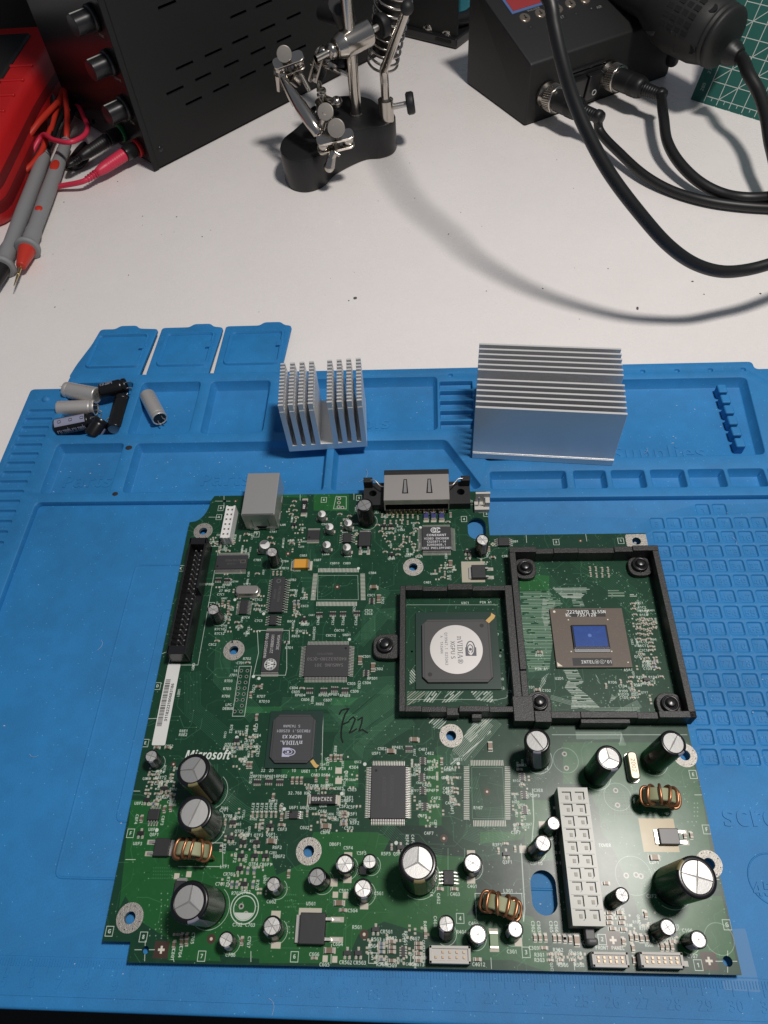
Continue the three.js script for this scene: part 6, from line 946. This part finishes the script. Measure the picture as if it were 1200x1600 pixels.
// ---------------------------------------------------------------- hot-air handle hanging beside the station
{
  const k = thing('hot_air_handle', 'black hot-air gun handle with vent slots hanging beside the soldering station', 'hot air gun');
  const e = at(1137, 62, 52), rn = ray(1137, 62).normalize(), d = rn.clone().multiplyScalar(0.55).addScaledVector(camX, -0.78).addScaledVector(camD, -0.42).normalize(), b = e.clone().addScaledVector(d, 150);
  const prof = [[0, 0], [14, 0], [17.5, 0.6], [19.6, 1.6], [20.4, 3], [20.2, 5], [19.4, 5.6], [19.4, 6.6], [20.6, 7.2], [20.6, 9], [19.8, 9.6], [21, 11], [23.4, 20], [24.4, 40], [23, 54], [18, 66], [14.5, 74], [14, 110], [13.4, 140], [0, 140]];
  mesh('body', boxUV(latheOn(prof, e, b, 56)), M.handle = std(col(0.012, 0.012, 0.0115), 0.55, 0, { bumpMap: grain, bumpScale: 0.00006 }), k);
  const q = new THREE.Quaternion().setFromUnitVectors(V(0, 1, 0), d);
  const toCam = V(0, EYE * 1000, 0).sub(e).normalize().applyQuaternion(q.clone().invert()), c0 = Math.atan2(toCam.z, toCam.x);
  for (let i = 0; i < 5; i++) for (let j = 0; j < 4; j++) { const a = c0 - 0.55 + i * 0.23, y = 21 + j * 6.4, g = rb(0.9, 4.9, 3.6, 0.3).translate(23.3 + (j > 1 ? 0.7 : 0.1), y, 0).rotateY(-a); mesh('vent', g.applyQuaternion(q).translate(e.x, e.y, e.z), M.dark, k); }
  for (let i = 0; i < 4; i++) { const a = c0 + 0.75, y = 26 + i * 5, g = rb(1, 1.4, 14, 0.4).translate(23, y, 0).rotateY(-a); mesh('grip_rib', g.applyQuaternion(q).translate(e.x, e.y, e.z), M.handle, k); }
  for (const a of [c0 - 0.55, c0 + 0.75]) { const g = new THREE.CylinderGeometry(3.2, 3.2, 1.4, 20).rotateZ(Math.PI / 2).translate(20.9, 13, 0).rotateY(-a); mesh('screw_well', g.applyQuaternion(q).translate(e.x, e.y, e.z), M.dark, k); }
  const s = e.clone().add(V(0, -2, 0).applyQuaternion(q)), off = toCam.clone().setY(0).normalize().multiplyScalar(3); void off;
  mesh('strain_relief', latheOn([[8.6, -1], [8.2, 2], [7, 3], [7.4, 4], [6, 5.4], [6.2, 6.4], [5, 7.4], [0, 8]], e.clone().add(V(3, -6, 6)), e.clone().add(V(3, -6, 6)).sub(d), 28), M.rubber, k);
  mesh('cable', tube([e.clone().add(V(3, -6, 6)), e.clone().add(V(3, -6, 6)).addScaledVector(d, -9), at(1170, 116, 42), at(1186, 145, 36), at(1197, 180, 30), at(1206, 230, 24), at(1230, 300, 14), at(1280, 340, 4)], 4.3, 90, 14), M.rubber, k);
  mesh('stand_bracket', mg([rod(at(1060, 60, 38), at(1050, 95, 12), 5), rod(at(1020, 40, 52), at(1075, 70, 34), 6)]), M.blackPlastic, k);
}
// ---------------------------------------------------------------- thick cable hanging across the bench in a bow
{
  const t = thing('hanging_cable', 'thick black cable hanging in a wide bow in front of the soldering station', 'cable');
  const B0 = bulb.position.clone().multiplyScalar(1000), over = (px, py, h) => { const q = at(px, py, DESK); return q.lerp(B0, (h - DESK) / (B0.y - DESK)); };   // the point at height h whose shade falls there
  mesh('cable', tube([over(440, -60, 420), over(500, 20, 260), over(540, 90, 200), over(580, 200, 184), over(612, 268, 170), over(645, 318, 159), at(858, 0, 149), at(866, 40, 141), at(878, 95, 129), at(894, 150, 116), at(918, 208, 102), at(952, 270, 86), at(1000, 334, 68), at(1045, 384, 52), at(1085, 412, 41), at(1125, 424, 35), at(1165, 422, 32), at(1210, 410, 33), at(1280, 380, 36)], 3.35, 280, 16), M.rubber, t);
}
// ---------------------------------------------------------------- green cutting mat with its grid
{
  const k = thing('cutting_mat', 'dark green cutting mat with white grid leaning at the back right corner', 'cutting mat');
  const o = at(1105, 150, DESK + 4), x1 = V(0.766, 0, 0.643), up = V(0.2614, 0.9135, -0.3116);   // it leans up against something out of the picture
  const B = new THREE.Matrix4().makeBasis(x1, new THREE.Vector3().crossVectors(x1, up), up.clone().negate());
  put(k, o.x, o.y, o.z); k.quaternion.setFromRotationMatrix(B);
  mesh('sheet', extrude(soften([[-11, -9], [300, -9], [300, 220], [-11, 220]], 6, 5), 2.2, [], 0.3), std(col(0.012, 0.105, 0.085), 0.6, 0, { bumpMap: grain, bumpScale: 0.00004 }), k);
  const g = [], ln = (x0, z0, x1b, z1b, w) => { const L = Math.hypot(x1b - x0, z1b - z0); g.push(bx(L, 0.05, w).rotateY(Math.atan2(z1b - z0, x1b - x0)).translate((x0 + x1b) / 2, 2.23, -(z0 + z1b) / 2)); };
  for (let i = 0; i <= 28; i++) ln(i * 10.4, 0, i * 10.4, 208, 0.5); for (let j = 0; j <= 20; j++) ln(0, j * 10.4, 291, j * 10.4, 0.5);
  for (let i = 0; i < 28; i++) ln(i * 10.4 + 5.2, 0, i * 10.4 + 5.2, -2.4, 0.4), ln(i * 10.4, 0, i * 10.4, -4, 0.5);
  for (const c of [10.4, 41.6, 83.2]) { ln(c, 0, c + 208, 208, 0.5); ln(0, c, 208 - c, 208, 0.5); }
  stuff(mesh('grid_line', mg(g), std(col(0.55, 0.58, 0.55), 0.5), k));
  const num = (t, x, z, rot) => mesh('scale_number', new THREE.PlaneGeometry(6.6, 4.4).rotateX(-Math.PI / 2).rotateY(rot).translate(x, 2.26, -z), std(col(1, 1, 1), 0.55, 0, { map: canvasTex(66, 44, (c) => { c.fillStyle = '#1e5b53'; c.fillRect(0, 0, 66, 44); c.fillStyle = '#b9c4be'; c.font = '34px sans-serif'; c.textAlign = 'center'; c.textBaseline = 'middle'; c.fillText(t, 33, 24, 62); }) }), k);
  for (let i = 0; i < 7; i++) num(String(i * 10), i * 10.4, -6.4, Math.PI); num('280', -5.4, 5, -Math.PI / 2 + Math.PI); num('270', -5.4, 17, -Math.PI / 2 + Math.PI); num('260', -5.4, 27.4, Math.PI / 2);
}
// ---------------------------------------------------------------- black holder with two screws behind the stand, and what shows past it
{
  const k = thing('device_stand', 'black device with two bright screws behind the helping-hands stand', 'device');
  const a = at(714, 76, DESK + 1), l = at(622, 46, DESK + 5), dx = a.clone().sub(l).setY(0).normalize(), n = V(-dx.z, 0, dx.x).normalize(), B = new THREE.Matrix4().makeBasis(dx, V(0, 1, 0), n);
  put(k, a.x, DESK, a.z); k.quaternion.setFromRotationMatrix(B);
  mesh('foot', rb(110, 8, 46, 1.5, -55, 5, -22), M.blackGloss, k);
  mesh('plate', boxUV(rb(108, 96, 3, 1, -56, 54, -4)), M.blackMetal, k);
  mesh('foot_notch', bx(16, 2, 1, -14, 5.6, 1.4), M.dark, k);
  for (const [x, y] of [[668, 44], [697, 54]]) { const p = onPlane(x, y, a.clone().addScaledVector(n, -2.4), n).sub(a).applyMatrix4(B.clone().transpose()); mesh('screw', mg([latheOn([[0, 1.4], [1.8, 1.3], [3, 0.5], [3.2, 0]], V(p.x, p.y, -2.5), V(p.x, p.y, 5)), latheOn([[3.2, 0.4], [4.6, 0.3], [4.6, 0]], V(p.x, p.y, -2.5), V(p.x, p.y, 5))]), M.chrome, k); }
  const c = thing('teal_box', 'teal box at the back between the black device and the soldering station', 'box');
  const tq = at(742, 10, 10); put(c, tq.x + 6, DESK, tq.z - 40); c.rotation.y = 0.4;
  mesh('side', rb(60, 70, 40, 2, 0, 35, 0), std(col(0.02, 0.17, 0.22), 0.5), c);
  const u = thing('dark_cable', 'short black cable coming out from behind the soldering station', 'cable');
  mesh('cable', tube([at(700, 34, 12), at(722, 30, 10), at(733, 26, 10), at(741, 20, 12), at(748, 22, 10), at(760, 34, 4), at(775, 40, 4)], 6, 50, 12), M.rubber, u);
}
renderer.render(scene, camera);
